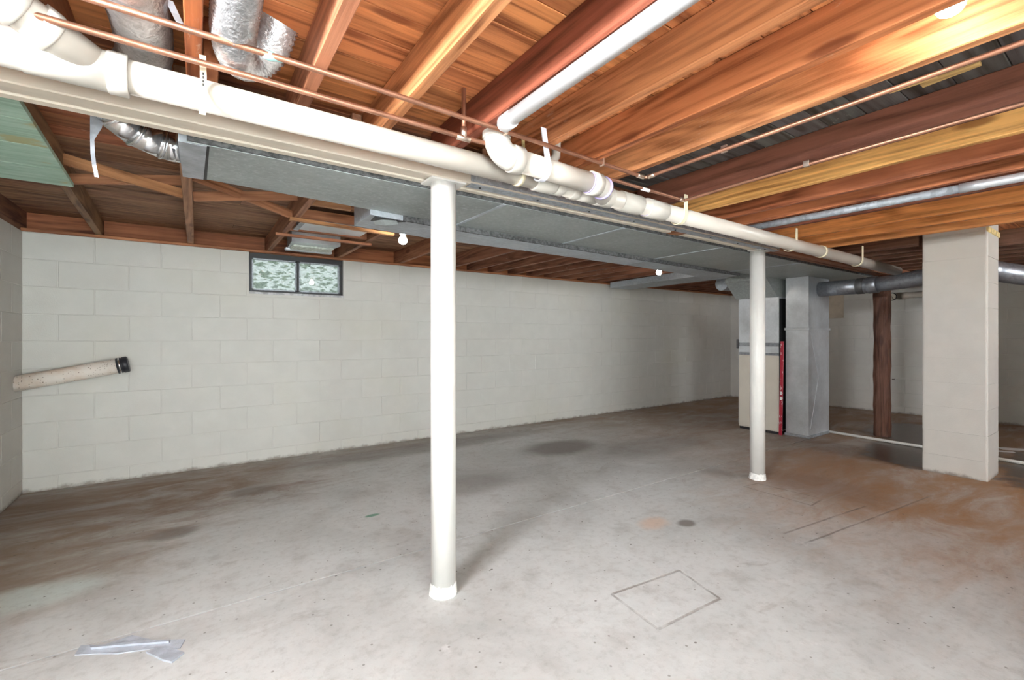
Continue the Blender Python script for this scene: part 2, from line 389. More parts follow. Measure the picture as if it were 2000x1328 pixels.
def m_green():
    t = NT('worn green paint on boards'); c = t.coord()
    st = t.noise(t.scale(c, (1.5, 12, 1)), 2.5, 5, 0.7, 0.8)
    col = t.ramp(st, [(0.3, (0.26, 0.40, 0.30)), (0.5, (0.38, 0.55, 0.44)), (0.7, (0.52, 0.66, 0.56))])
    col = t.mix(t.ss(t.noise(c, 6, 4), 0.60, 0.70), col, (0.42, 0.42, 0.22))
    t.put(t.b.inputs['Base Color'], col); t.b.inputs['Roughness'].default_value = 0.6; t.bump(st, 0.2, 0.004); return t.m
M['green'] = m_green()

def m_speckled_pipe():
    t = NT('pale pipe with rust specks'); c = t.coord(False)
    v = t.n('TexVoronoi', feature='F1'); t.put(v.inputs['Vector'], c); v.inputs['Scale'].default_value = 75
    vc = t.n('SeparateColor'); t.put(vc.inputs[0], v.outputs['Color'])
    spk = t.math('MULTIPLY', t.ss(v.outputs[0], 0.30, 0.18), t.math('GREATER_THAN', vc.outputs[0], 0.62))
    st = t.noise(c, 7, 4)
    col = t.mix(t.math('MULTIPLY', t.ss(st, 0.45, 0.7), 0.7), (0.74, 0.68, 0.61), (0.62, 0.46, 0.35))
    t.put(t.b.inputs['Base Color'], t.mix(t.math('MULTIPLY', spk, 0.8), col, (0.13, 0.075, 0.045)))
    t.b.inputs['Roughness'].default_value = 0.6; return t.m
M['wall_pipe'] = m_speckled_pipe()

def m_level():
    t = NT('red level with pale lettering'); c = t.coord(False)
    nz = t.noise(t.scale(c, (60, 60, 26)), 1.0, 2)
    t.put(t.b.inputs['Base Color'], t.mix(t.math('MULTIPLY', t.ss(nz, 0.60, 0.66), 0.8), (0.42, 0.02, 0.045), (0.75, 0.55, 0.58)))
    t.b.inputs['Roughness'].default_value = 0.4; return t.m
M['level'] = m_level()

def m_leaf():
    t = NT('leaves'); oi = t.n('NewGeometry'); nz = t.noise(oi.outputs['Position'], 9, 2)
    col = t.ramp(nz, [(0.35, (0.05, 0.15, 0.06)), (0.65, (0.30, 0.46, 0.16))])
    d = t.n('BsdfDiffuse'); t.put(d.inputs[0], col); tr = t.n('BsdfTranslucent'); t.put(tr.inputs[0], col)
    a = t.n('MixShader', {0: 0.5}); t.put(a.inputs[1], d.outputs[0]); t.put(a.inputs[2], tr.outputs[0])
    t.t.links.new(a.outputs[0], t.out.inputs[0]); return t.m
M['leaf'] = m_leaf()
M['soil'] = plain('soil', (0.09, 0.065, 0.045), 0.9, var=0.4, vscale=12, bump=0.5)

# wood colours (linear)
ORANGE = (0.50, 0.205, 0.078); DEEP = (0.36, 0.125, 0.050); DARK = (0.155, 0.060, 0.036); GOLD = (0.86, 0.47, 0.155)
BROWN = (0.30, 0.135, 0.068); RED = (0.30, 0.105, 0.055); TAN = (0.60, 0.43, 0.25); GREYW = (0.105, 0.095, 0.088); DUSK = (0.19, 0.092, 0.055)
FIR = (0.60, 0.225, 0.082)

# ================================================================== THE SETTING
XL, YB, YN, ZW = -1.058, 4.79, -2.5, 1.93       # left wall, block wall, wall behind the camera, wall top
CH = 0.2025; BL = 0.414                          # block course and length
JZ, SZ = 1.952, 2.094                            # joist underside, subfloor underside

# ---- floor: base and two slabs with the control joint between them
fb = MB().box((-1.3, -2.7, -0.12), (9.4, 5.05, -0.03)).build('floor', M['floor']); tag(fb, 'stained grey concrete basement floor with rusty damp areas', 'floor', kind='structure')
MB().box((-1.3, -2.7, -0.03), (9.4, 2.300, 0.0)).build('slab', M['floor'], fb)
MB().box((-1.3, 2.310, -0.03), (9.4, 5.05, 0.0)).build('slab', M['floor'], fb)

# ---- block walls
block_mesh = {}
def get_block(L, Hh):
    k = (round(L, 3), round(Hh, 3))
    if k not in block_mesh:
        b = MB(); J = 0.0022
        # front face at y=-0.005, body to y=+0.02
        b.box((-L / 2 + J, -0.0028, -Hh / 2 + J), (L / 2 - J, 0.02, Hh / 2 - J), 0.0028)
        bmesh.ops.recalc_face_normals(b.bm, faces=b.bm.faces[:])
        me = bpy.data.meshes.new('block'); b.bm.to_mesh(me); b.bm.free(); me.materials.append(M['block']); block_mesh[k] = me
    return block_mesh[k]
def courses(top):
    z = top; out = []
    while z > 0.02: out.append((max(0.0, z - CH), z)); z -= CH
    return out
def lay_blocks(parent, length, first, place, holes=(), jitter=True):
    for r, (z0, z1) in enumerate(courses(ZW)):
        off = first - (BL / 2 if r % 2 else 0)
        xs = [0.0]; x = off
        while x <= 0.03: x += BL
        while x < length - 0.03: xs.append(x); x += BL
        xs.append(length)
        for a, b in zip(xs, xs[1:]):
            spans = [(a, b)]
            for (h0, h1, hz0, hz1) in holes:
                if z1 > hz0 + 0.03 and z0 < hz1 - 0.03:
                    spans = [s for (p, q) in spans for s in ((p, min(q, h0)), (max(p, h1), q)) if s[1] - s[0] > 0.02]
            for (p, q) in spans:
                me = get_block(q - p, z1 - z0)
                o = bpy.data.objects.new('block', me); COL.objects.link(o)
                place(o, (p + q) / 2, (z0 + z1) / 2, (random.uniform(-.0012, .0012)))
                o.parent = parent; o.matrix_parent_inverse = parent.matrix_basis.inverted()

WX0, WX1, WZ0 = 0.389, 1.224, 1.552              # window in the block wall
wb = MB()
wb.box((XL - 0.2, YB, 0), (WX0, YB + 0.2, ZW)); wb.box((WX1, YB, 0), (9.0, YB + 0.2, ZW)); wb.box((WX0, YB, 0), (WX1, YB + 0.2, WZ0))
wall_back = tag(wb.build('wall_back', M['block']), 'long off-white painted concrete block wall', 'wall', kind='structure')
lay_blocks(wall_back, 8.44 - XL, (-0.66 - XL), lambda o, s, z, j: setattr(o, 'location', (XL + s, YB + j, z)), ((WX0 - XL, WX1 - XL, WZ0, 2.0),))

def rot_place(p0, ang):
    d = (math.cos(ang), math.sin(ang))
    def f(o, s, z, j):
        o.location = (p0[0] + d[0] * s - d[1] * j * -1, p0[1] + d[1] * s, z); o.rotation_euler = (0, 0, ang)
    return f
# left wall with a window opening beside the camera
LW0, LW1 = 0.14, 0.96
wl = MB(); wl.box((XL - 0.2, LW1, 0), (XL, YB + 0.2, ZW)); wl.box((XL - 0.2, YN - 0.2, 0), (XL, LW0, ZW)); wl.box((XL - 0.2, LW0, 0), (XL, LW1, WZ0))
wall_left = tag(wl.build('wall_left', M['block']), 'painted block side wall meeting the long wall in the corner', 'wall', kind='structure')
# blocks only on the stretch the photograph shows; local x runs along +Y
lay_blocks(wall_left, 1.66, 0.2, rot_place((XL, 3.12), R(90)))
# far wall, slightly out of square
FX0, FY0 = 8.42, 4.80; FANG = math.atan2(1.06 - 4.80, 8.75 - 8.42)
fl = 7.6
d = Vector((math.cos(FANG), math.sin(FANG), 0)); nrm = Vector((-d.y, d.x, 0))          # nrm points outwards (+x)
p0 = Vector((FX0, FY0, 0)); p1 = p0 + d * fl
wf = MB().poly([(p0 - d * 0.3).to_2d(), p1.to_2d(), (p1 + nrm * 0.2).to_2d(), (p0 - d * 0.3 + nrm * 0.2).to_2d()], 0, ZW)
wall_right = tag(wf.build('wall_right', M['block']), 'painted block end wall behind the furnace and the rough post', 'wall', kind='structure')
lay_blocks(wall_right, 5.4, 0.30, rot_place((FX0, FY0), FANG))
# wall behind the camera, its door and window openings added for fill light
wn_ = MB()
for a, b in ((XL - 0.2, -0.95), (0.99, 4.79), (5.61, 9.3)): wn_.box((a, YN - 0.2, 0), (b, YN, ZW))
for a, b in ((4.79, 5.61),): wn_.box((a, YN - 0.2, 0), (b, YN, WZ0))
wall_near = tag(wn_.build('wall_near', M['block']), 'painted block wall on the open side of the basement', 'wall', kind='structure')

# ---- sill plates and rim boards on top of the walls
tag(MB().box((XL - .2, YB - 0.022, ZW), (8.45, YB + 0.15, JZ), 0.003).build('trim_1', M['wood_x'], color=(0.40, 0.165, 0.075)), 'brown sill plate lying on the block wall', 'sill plate', kind='structure')
tag(MB().box((XL - .2, YB + 0.13, ZW), (8.45, YB + 0.17, SZ + 0.03), 0.002).build('trim_2', M['wood_x'], color=DEEP), 'reddish rim board closing the joist ends above the sill', 'rim board', kind='structure')
tag(MB().box((XL - 0.2, YN - 0.1, ZW), (XL - 0.002, YB + 0.128, SZ + 0.03), 0.002).build('trim_3', M['wood_y'], color=DUSK), 'dark rim board on the side wall', 'rim board', kind='structure')
tag(MB().box((XL - 0.2, YN - 0.2, ZW), (9.3, YN - 0.02, SZ + 0.03), 0.002).build('trim_4', M['wood_x'], color=DUSK), 'rim board on the open side wall', 'rim board', kind='structure')
tag(MB().poly([(p0 - d * 0.3 + nrm * .03).to_2d(), (p1 + nrm * .03).to_2d(), (p1 + nrm * 0.2).to_2d(), (p0 - d * 0.3 + nrm * 0.2).to_2d()], ZW, SZ + 0.03).build('trim_5', M['wood_y'], color=DUSK), 'dark rim board on the end wall', 'rim board', kind='structure')

# ---- subfloor: boards seen from below
ceil = tag(MB().box((XL - 0.25, YN - 0.25, SZ + 0.02), (9.5, YB + 0.25, SZ + 0.06)).build('ceiling', M['wood_x'], color=DUSK), 'underside of the board subfloor above the joists', 'ceiling', kind='structure')
plank_mesh = {}
def plank(x0, x1, y0, y1, col):
    k = (round(x1 - x0, 2), round(y1 - y0, 3))
    if k not in plank_mesh:
        b = MB().box((-k[0] / 2 + .001, -k[1] / 2 + .0016, 0), (k[0] / 2 - .001, k[1] / 2 - .0016, 0.019), 0.0025)
        bmesh.ops.recalc_face_normals(b.bm, faces=b.bm.faces[:])
        me = bpy.data.meshes.new('plank'); b.bm.to_mesh(me); b.bm.free(); me.materials.append(M['plank']); plank_mesh[k] = me
    o = link('plank', plank_mesh[k], None, ceil, ((x0 + x1) / 2, (y0 + y1) / 2, SZ + random.uniform(-.0012, .0008)))
    v = random.uniform(0.82, 1.12); o.color = (col[0] * v, col[1] * v * random.uniform(.95, 1.05), col[2] * v, 1)
PW = 0.1385
y = YN - 0.1; r = 0
while y < 1.86:
    cuts = [-1.2, 1.742, 2.325, 4.72, 9.2]
    for a, b in zip(cuts, cuts[1:]):
        plank(a, b, y, y + PW, GREYW if a == 1.742 else FIR)
    y += PW; r += 1
while y < YB + 0.1:
    s = (0.25, 0.85, 1.17)[r % 3]
    cuts = [-1.2, s + (0 if r % 2 else 1.83), s + 4.6, 9.0]
    for a, b in zip(cuts, cuts[1:]): plank(a, b, y, y + PW, (0.37, 0.135, 0.06) if y < 2.9 else (0.30, 0.155, 0.085))
    y += PW; r += 1

# ---- window in the block wall
def window(name, label, c, ang, w, zb, zt, hook=False):
    """c: middle of the opening on the inner wall face, local x along the wall, local y outwards"""
    e = bpy.data.objects.new(name, None); COL.objects.link(e); e.location = (c[0], c[1], zb); e.rotation_euler = (0, 0, ang)
    tag(e, label, 'window', kind='structure')
    def add(n, b, m):
        o = b.build(n, m); o.parent = e; return o
    h = zt - zb; x = w / 2
    fr = MB()
    fr.box((-x, .03, 0.02), (-x + .026, .10, h)); fr.box((x - .026, .03, 0.02), (x, .10, h))
    fr.box((-x + .026, .03, h - .045), (x - .026, .10, h)); fr.box((-x + .026, .04, 0.02), (x - .026, .10, .036))
    fo = add('window_frame', fr, M['black'])
    mu = MB().box((-.009, .035, .036), (.009, .09, h - .045), .002); o = mu.build('mullion', M['black']); o.parent = e
    for sx in (-1, 1):
        a, b = sorted((sx * .009, sx * (x - .026)))
        sf = MB(); t_ = .013
        sf.box((a, .05, .036), (a + t_, .075, h - .045)); sf.box((b - t_, .05, .036), (b, .075, h - .045)); sf.box((a, .05, h - .045 - t_), (b, .075, h - .045)); sf.box((a, .05, .036), (b, .075, .036 + t_))
        s_o = add('sash', sf, M['galv_pipe'])
        p_ = MB().box((a + t_, .060, .036 + t_), (b - t_, .064, h - .045 - t_)); p = p_.build('pane', M['glass']); p.parent = s_o
    si = MB().poly([(-.012, -.004), (-.012, .014), (.1, .03), (.1, -.004)], -x, x, 'x')
    add('window_sill', si, M['sill_paint'])
    if hook:
        hp = [(0.11, .045, h - .05), (0.11, .04, h - .075)] + arc((0.099, .04, h - .075), (1, 0, 0), (0, 0, -1), .011, 0, 180, 6)
        add('hook', MB().tube(hp, .0022, 6), M['black'])
    return e
window('window_1', 'small two-pane basement window in a black steel frame', ((WX0 + WX1) / 2, YB), 0, WX1 - WX0, WZ0, ZW, True)
window('window_2', 'small two-pane basement window in the side wall', (XL, (LW0 + LW1) / 2), R(90), LW1 - LW0, WZ0, ZW)
door = bpy.data.objects.new('door_added', None); COL.objects.link(door); door.location = (0.02, YN, 0)  # door added out of view to bring in fill light
tag(door, 'added glazed double door behind the camera for fill light', 'door', kind='structure')
for a, b in ((-0.95, 0.02), (0.02, 0.99)):
    df = MB(); t_ = .06
    df.box((a, YN - .09, 0), (a + t_, YN - .05, ZW)); df.box((b - t_, YN - .09, 0), (b, YN - .05, ZW)); df.box((a + t_, YN - .09, ZW - t_), (b - t_, YN - .05, ZW)); df.box((a + t_, YN - .09, 0), (b - t_, YN - .05, .12))
    lf = df.build('door_added_leaf', M['post_paint'], door)
    MB().box((a + t_, YN - .072, .12), (b - t_, YN - .068, ZW - t_)).build('pane', M['glass'], lf)
window('window_added', 'added two-pane window on the unseen side for fill light', (5.2, YN), R(180), 0.82, WZ0, ZW)  # unseen window, added to brighten the room from behind

# ================================================================== JOISTS
def joist(x, y0, y1, col, label, group=None, w=0.04, zb=JZ, skew=0.0, name='floor_joist'):
    b = MB().box((-w / 2, -(y1 - y0) / 2, 0), (w / 2, (y1 - y0) / 2, SZ - 0.001 - zb), 0.003)
    o = b.build(name, M['wood_y'], None, (x + w / 2, (y0 + y1) / 2, zb), col); o.rotation_euler = (0, 0, skew)
    return tag(o, label, 'joist', group)
YJ = YN - 0.02
near = [
 (-0.62, BROWN, 'brown floor joist beside the elbowed drain branch near the side wall', None),
 (-0.335, DEEP, 'reddish joist between the drain branch elbow and the insulated foil duct', None),
 (-0.028, (0.483, 0.146, 0.051), 'orange joist between the dull and the bright foil ducts', None),
 (0.280, (0.462, 0.185, 0.098), 'joist with white smears on its side, next to the bright foil duct', None),
 (0.573, (0.630, 0.275, 0.117), 'joist with a pale tan underside between two open bays', None),
 (0.885, (0.263, 0.076, 0.041), 'dark red-brown joist carrying the thin white plastic pipe', None),
 (1.185, (0.588, 0.232, 0.098), 'orange joist with a pale underside next to the thin white pipe', None),
 (1.455, (0.504, 0.172, 0.066), 'orange-brown joist beside the bare bulb in the bay', None),
 (1.715, (0.651, 0.288, 0.125), 'scratched light orange joist with a copper pipe along its lower edge', None),
 (2.312, (0.179, 0.062, 0.036), 'very dark joist with a copper pipe under it, beside the blackened bay', None),
 (2.615, GOLD, 'golden yellow joist next to the very dark joist', None),
 (2.93, (0.420, 0.142, 0.062), 'rough reddish joist next to the golden yellow joist', None),
 (3.20, (0.473, 0.163, 0.066), 'orange joist with black knots behind the grey conduit', None),
 (3.52, (0.231, 0.077, 0.043), 'dark brown joist behind the grey conduit', None),
 (3.98, (0.857, 0.350, 0.108), 'bright orange joist, first of three in front of the chimney', None),
 (4.31, (0.806, 0.330, 0.103), 'bright orange joist, middle of three in front of the chimney', None),
 (4.655, (0.832, 0.372, 0.131), 'bright orange joist touching the chimney, last of three', None)]
for x, c, l, g in near: joist(x, YJ, 1.935 if x != -0.028 else 1.935, c, l, g)
tag(joist(0.014, 1.60, 1.935, DEEP, 'short lap joist nailed beside the joist between the foil ducts'), None)
x = 5.22
while x < 8.6:
    if not 5.1 < x < 5.0: joist(x, YJ if x > 5.6 else 1.25, 1.935, DUSK, 'dark joist beyond the chimney', 'dark joists beyond the chimney')
    x += 0.305
Y0 = 1.94
joist(-0.6, Y0 - .14, YB + 0.128, (0.30, 0.17, 0.085), 'joist edged by the green boards near the side wall', None, skew=R(2.2))
joist(-0.068, Y0, YB + 0.128, (0.42, 0.215, 0.115), 'joist braced on both sides, left of the window', None, w=0.045)
joist(0.532, Y0, YB + 0.128, (0.36, 0.17, 0.095), 'joist meeting the wall over the window, holding the furring strips', None)
joist(1.165, Y0, YB + 0.128, (0.36, 0.17, 0.09), 'joist at the other end of the furring strips beside the bare bulb', None)
joist(1.80, Y0, YB + 0.128, (0.34, 0.15, 0.08), 'joist meeting the block wall just beyond the bare bulb', None)
x = 2.42
while x < 8.35:
    joist(x, Y0, YB + 0.128, (0.27, 0.115, 0.065), 'dark red joist in the even row over the block wall', 'even row of joists over the block wall')
    x += 0.305

for pa, pb_, lab in (((1735, 178), (1830, 146), 'short pale lath in the blackened bay beside the scratched joist'), ((1800, 166), (1915, 122), 'longer pale lath in the blackened bay near the bare bulb')):
    A1, B1 = at(*pa, z=SZ - .012), at(*pb_, z=SZ - .012)
    tag(MB().strip([A1, B1], (.035, 0, 0), .010).build('lath', M['wood_y'], None, None, (0.62, 0.40, 0.16)), lab, 'wood strip')
# bridging braces in the far bays
def brace(a, b, label, t=0.019, hgt=0.055, col=(0.42, 0.19, 0.095)):
    a, b = Vector(a), Vector(b); dv = (b - a); L = dv.length; dv.normalize()
    up = Vector((0, 0, 1)); up = (up - dv * up.dot(dv)).normalized(); sd = dv.cross(up)
    m = Matrix((dv, sd, up)).transposed().to_4x4(); m.translation = (a + b) / 2
    bx = MB().box((-L / 2, -t / 2, -hgt / 2), (L / 2, t / 2, hgt / 2), 0.002)
    o = bx.build('bridging_brace', M['wood_x'], None, None, col); o.matrix_world = m
    return tag(o, label, 'brace')
brace((-.60, 3.15, 2.055), (-.068, 3.26, 1.985), 'long sloping bridging brace between the green boards and the braced joist', col=(0.48, 0.23, 0.10))
brace((-.62, 3.335, 1.985), (-.068, 3.235, 2.055), 'nearly level bridging brace touching the green board corner')
brace((-.02, 3.28, 1.982), (.53, 3.19, 2.06), 'bridging brace rising from the braced joist towards the duct')
brace((-.02, 3.12, 2.06), (.53, 3.40, 1.985), 'bridging brace falling from under the duct to the furring strip')

# furring strips and blocking by the window
def bar(name, a, b, mat, col, label, cat, parent=None, bev=.002):
    o = MB().box(a, b, bev).build(name, mat, parent, None, col); return tag(o, label, cat) if label else o
tag(MB().poly([(.505, 3.315), (1.245, 3.385), (1.245, 3.42), (.505, 3.35)], 1.931, 1.951).build('furring_strip', M['wood_x'], None, None, (0.56, 0.29, 0.13)), 'longer furring strip under the joists next to the bare bulb', 'wood strip')
bar('furring_strip', (0.49, 3.87, 1.931), (1.225, 3.905, 1.951), M['wood_x'], (0.38, 0.16, 0.085), 'shorter furring strip under the joists above the window', 'wood strip')
bar('blocking', (0.575, 3.44, 1.985), (1.163, 3.475, 2.05), M['wood_x'], (0.42, 0.19, 0.095), 'reddish blocking board between joists behind the longer furring strip', 'wood block')
bar('blocking', (0.575, 3.80, 1.965), (1.163, 3.835, 2.04), M['wood_x'], (0.36, 0.16, 0.085), 'reddish blocking board behind the shorter furring strip', 'wood block')
bar('blocking', (0.575, 3.12, 2.0), (0.85, 3.15, 2.06), M['wood_x'], (0.50, 0.26, 0.13), 'short blocking board beside the open duct end', 'wood block')
jp = thing('duct_boot', 'flat grey sheet-metal duct boot between the blocking boards', 'duct boot', (.85, 3.63, 1.97))
MB().box((.62, 3.48, 1.972), (1.10, 3.78, 2.06), .004).build('body', M['galv'], jp); MB().box((.60, 3.465, 1.966), (.635, 3.79, 1.974), .001).build('flange', M['galv_pipe'], jp)
rb = thing('register_boot', 'sheet-metal register boot with a pale insert just above the window', 'duct boot', (.86, 4.38, 1.95))
MB().poly([(.66, 4.24), (1.06, 4.24), (1.02, 4.60), (.68, 4.60)], 1.965, 2.07).build('body', M['galv'], rb)
MB().box((.69, 4.36, 1.946), (1.03, 4.54, 1.965), .006).build('insert', plain('pale glass fibre', (.62, .66, .60), .8, var=.25, vscale=40, bump=.5), rb)
MB().box((.655, 4.545, 1.940), (1.06, 4.60, 1.966), .006).build('rim', M['galv'], rb)

# green boards under the joists by the side wall
gcols = [(2.02, 2.32), (2.325, 2.62), (2.625, 2.93), (2.935, 3.235)]
for i, (a, b) in enumerate(gcols):
    xr = -0.475 - 0.042 * ((a + b) / 2 - 2.0)
    o = MB().poly([(XL + .01, a), (xr + .006, a), (xr - .006, b), (XL + .01, b)], JZ - 0.021, JZ - 0.001).build('green_board', M['green'])
    tag(o, ('worn green board beside the side wall, next to the cream beam', 'worn green board beside the side wall, second from the cream beam', 'worn green board beside the side wall, third from the cream beam', 'last worn green board, its corner touching the level bridging brace')[i], 'board', 'green boards under the joists')

# ================================================================== BEAM AND POSTS
BZ, BY0, BY1 = 1.852, 1.800, 1.932
beam = thing('support_beam', 'long cream painted built-up wooden beam carried by the white posts', 'beam', (0.9, 1.87, BZ))
pw = (BY1 - BY0) / 3
for i in range(3):
    MB().box((XL + .005, BY0 + i * pw + .0015, BZ + (0.0, 0.005, 0.0)[i]), (3.86, BY0 + (i + 1) * pw - .0015, JZ - .001), .004).build('ply', M['paint_wood'], beam)
bar('bare_patch', (2.60, BY0 + .055, BZ - .0012), (2.72, BY1 - .003, BZ + .01), M['wood_y'], (0.40, 0.17, 0.08), None, None, beam, 0)
fs = MB().box((1.02, BY0 - .005, BZ + .010), (3.88, BY0 - .0005, JZ - .004)).box((1.02, BY0 - .005, BZ - .004), (3.88, BY0 + .048, BZ - .0005))
fo = fs.build('metal_flashing', M['galv_pipe'], beam); fo['label'] = 'galvanised strip on the beam side'
for xx in (1.08, 1.42, 1.78, 2.15, 2.55, 2.95, 3.3, 3.7):
    MB().lathe((xx, BY0 + .022, BZ - .004), (0, 0, -1), [(0, .006), (.003, .006), (.005, .003)], 10).build('nail_head', M['black'], fo)
b2 = thing('support_beam', 'bare reddish-brown wooden beam running on from the second post to the rough post', 'beam', (5, 1.87, BZ))
for i in range(3):
    MB().box((3.865, BY0 + i * pw + .0015, BZ + (0, .006, .002)[i]), (8.5, BY0 + (i + 1) * pw - .0015, JZ - .001), .004).build('ply', M['wood_x'], b2, None, (0.30, 0.13, 0.07))

def post(px, py, label, dia, ztop):
    e = thing('support_post', label, 'post', (px, py, 0)); r = dia / 2
    MB().lathe((px, py, 0.0), (0, 0, 1), [(0, r), (ztop - .008, r)], 40).build('column', M['post_paint'], e)
    MB().box((px - .085, py - .06, ztop - .008), (px + .085, py + .06, ztop), .001).build('top_plate', M['post_paint'], e)
    # lumpy collar of old paint at the foot
    b = MB(); n = 36; fr = []
    rr = [b.bm.verts.new((px + (r + .004 + random.uniform(0, .006)) * math.cos(2 * math.pi * k / n), py + (r + .004 + random.uniform(0, .006)) * math.sin(2 * math.pi * k / n), .0005)) for k in range(n)]
    r2 = [b.bm.verts.new((px + (r + .003) * math.cos(2 * math.pi * k / n), py + (r + .003) * math.sin(2 * math.pi * k / n), random.uniform(.028, .05))) for k in range(n)]
    r3 = [b.bm.verts.new((px + (r - .002) * math.cos(2 * math.pi * k / n), py + (r - .002) * math.sin(2 * math.pi * k / n), .06)) for k in range(n)]
    for A, B in ((rr, r2), (r2, r3)):
        for k in range(n): b.bm.faces.new((A[k], A[(k + 1) % n], B[(k + 1) % n], B[k]))
    b.build('paint_collar', M['chip'], e)
    return e
post(0.915, 1.866, 'round white steel post standing alone with the pipe fittings above it', 0.113, BZ)
post(3.74, 1.90, 'round white steel post in front of the furnace', 0.113, BZ)

# rough timber post further along the beam
rp = thing('timber_post', 'rough dark timber post with bark edges behind the white posts', 'post', (6.56, 1.90, 0))
b = MB(); n = 14; prev = None; lev = 16
for i in range(lev + 1):
    zz = (BZ - .002) * i / lev; ring = []
    for k in range(n):
        a = 2 * math.pi * k / n; rad = 0.076 * (1 + random.uniform(-.10, .10)) / max(abs(math.cos(a)), abs(math.sin(a))) ** .5
        ring.append(b.bm.verts.new((6.56 + rad * math.cos(a) + .008 * math.sin(zz * 2.2), 1.90 + rad * math.sin(a), zz)))
    if prev:
        for k in range(n): b.bm.faces.new((prev[k], prev[(k + 1) % n], ring[(k + 1) % n], ring[k]))
    else: b.bm.faces.new(ring[::-1])
    prev = ring
b.bm.faces.new(prev); b.build('trunk', M['wood_z'], rp, None, (0.13, 0.058, 0.036))
MB().lathe((6.60, 1.82, .66), (.2, -1, 0), [(0, .004), (.02, .004), (.022, .009), (.026, .008)], 8).build('nail', M['steel'], rp)

# ================================================================== CHIMNEY
chx, chy, chs = 5.155, 0.815, 0.40
chim = thing('chimney', 'square chimney of white painted blocks standing free in the room', 'chimney', (chx + .2, chy + .2, 0))
zt = SZ - .002
zs = [0.0, .155]
while zs[-1] + .205 < zt: zs.append(zs[-1] + .205)
zs.append(zt)
if zs[-1] - zs[-2] < .06: zs.pop(-2)
for a, b_ in zip(zs, zs[1:]):
    j = random.uniform(-.0012, .0012)
    cr = .016; pts = []
    for (cx_, cy_, a0) in ((chx + chs - cr, chy + chs - cr, 0), (chx + cr, chy + chs - cr, 90), (chx + cr, chy + cr, 180), (chx + chs - cr, chy + cr, 270)):
        pts += [(cx_ + j + cr * math.cos(R(a0 + t_)), cy_ + j + cr * math.sin(R(a0 + t_))) for t_ in (0, 30, 60, 90)]
    MB().poly(pts, a + .0008, b_ - .0008).build('block', M['chimney'], chim)
MB().box((chx + .006, chy + .006, .01), (chx + chs - .006, chy + chs - .006, zt - .01)).build('mortar_core', M['chimney'], chim)
MB().box((chx + .002, chy - .009, 1.985), (chx + chs + .006, chy + .03, 2.03), .008, 2).build('foam_bead', M['foam'], chim)

# ================================================================== DUCTS
TZ = 1.836
tr = thing('trunk_duct', 'wide dull grey flat trunk duct running beside the beam', 'duct', (2, 2.2, TZ))
far = [(-.03, 2.362), (.79, 2.425), (1.41, 2.49), (4.04, 2.60), (6.75, 2.70)]
secs = [-.03, 1.30, 2.20, 3.30, 4.60, 6.75]
def yfar(x):
    for (a, ya), (b, yb) in zip(far, far[1:]):
        if x <= b: return ya + (yb - ya) * (x - a) / (b - a)
    return far[-1][1]
for a, b_ in zip(secs, secs[1:]):
    MB().poly([(a + .002, 1.945), (b_ - .002, 1.945), (b_ - .002, yfar(b_)), (a + .002, yfar(a))], TZ, JZ - .004).build('duct_section', M['duct'], tr)
    if a > 0: MB().poly([(a - .012, 1.942), (a + .008, 1.942), (a + .008, yfar(a)), (a - .012, yfar(a))], TZ - .003, TZ + .004).build('drive_cleat', M['duct2'], tr)
MB().box((-.03, 1.938, TZ + .003), (6.7, 1.946, BZ + .03)).build('edge_strip', M['duct_dark'], tr)
tb = MB().poly([(-.055, 1.95), (.028, 1.95), (.022, 2.368), (-.05, 2.372)], TZ - .003, JZ - .002).build('end_tape', M['tape'], tr)
MB().poly([(.028, 1.95), (.036, 1.95), (.034, 2.368), (.022, 2.368)], TZ - .002, TZ + .01).build('tape_edge', M['black'], tr)

d2 = thing('branch_duct', 'lighter flat duct lying along the trunk duct with a cut open end', 'duct', (2.4, 2.75, 1.81))
DZ = 1.808
f2 = [(.76, 2.73), (1.32, 2.80), (2.10, 2.79), (3.32, 2.83), (4.80, 2.95)]
n2 = [(x, yfar(x) + .004) for x in (4.80, 3.32, 2.10, 1.32, .76)]
def y2(x):
    for (a, ya), (b, yb) in zip(f2, f2[1:]):
        if x <= b: return ya + (yb - ya) * (x - a) / (b - a)
    return f2[-1][1]
c2 = [.76, 1.25, 2.05, 3.2, 4.80]
for a, b_ in zip(c2, c2[1:]):
    xs = [a] + [q[0] for q in f2 if a < q[0] < b_] + [b_]
    pts = [(q, yfar(q) + .004) for q in xs] + [(q, y2(q)) for q in reversed(xs)]
    MB().poly(pts, DZ, JZ - .004).build('duct_section', M['duct2'], d2)
    if a > 1: MB().poly([(a - .008, yfar(a) + .004), (a + .008, yfar(a) + .004), (a + .008, y2(a)), (a - .008, y2(a))], DZ - .003, DZ + .004).build('drive_cleat', M['galv_pipe'], d2)
sm = MB()
for a, b_ in zip(far[1:], far[2:]):
    a0 = max(a[0], .95); b0 = min(b_[0], 4.8)
    sm.poly([(a0, yfar(a0) - .004), (b0, yfar(b0) - .004), (b0, yfar(b0) + .012), (a0, yfar(a0) + .012)], DZ - .002, TZ + .004)
sm.build('edge_strip', M['duct_dark'], d2)
hc = MB().poly([(.79, 2.445), (.97, 2.46), (.93, 2.50), (.80, 2.55)], DZ - .004, DZ + .004).build('opening_shade', M['black'], d2)  # black plate, its colour stands for the shade inside the cut hole
MB().strip([(.815, 2.545, DZ - .006), (.86, 2.50, DZ - .014), (.92, 2.462, DZ - .006)], (.03, .035, -.02), .002).build('bent_flap', M['duct'], hc)
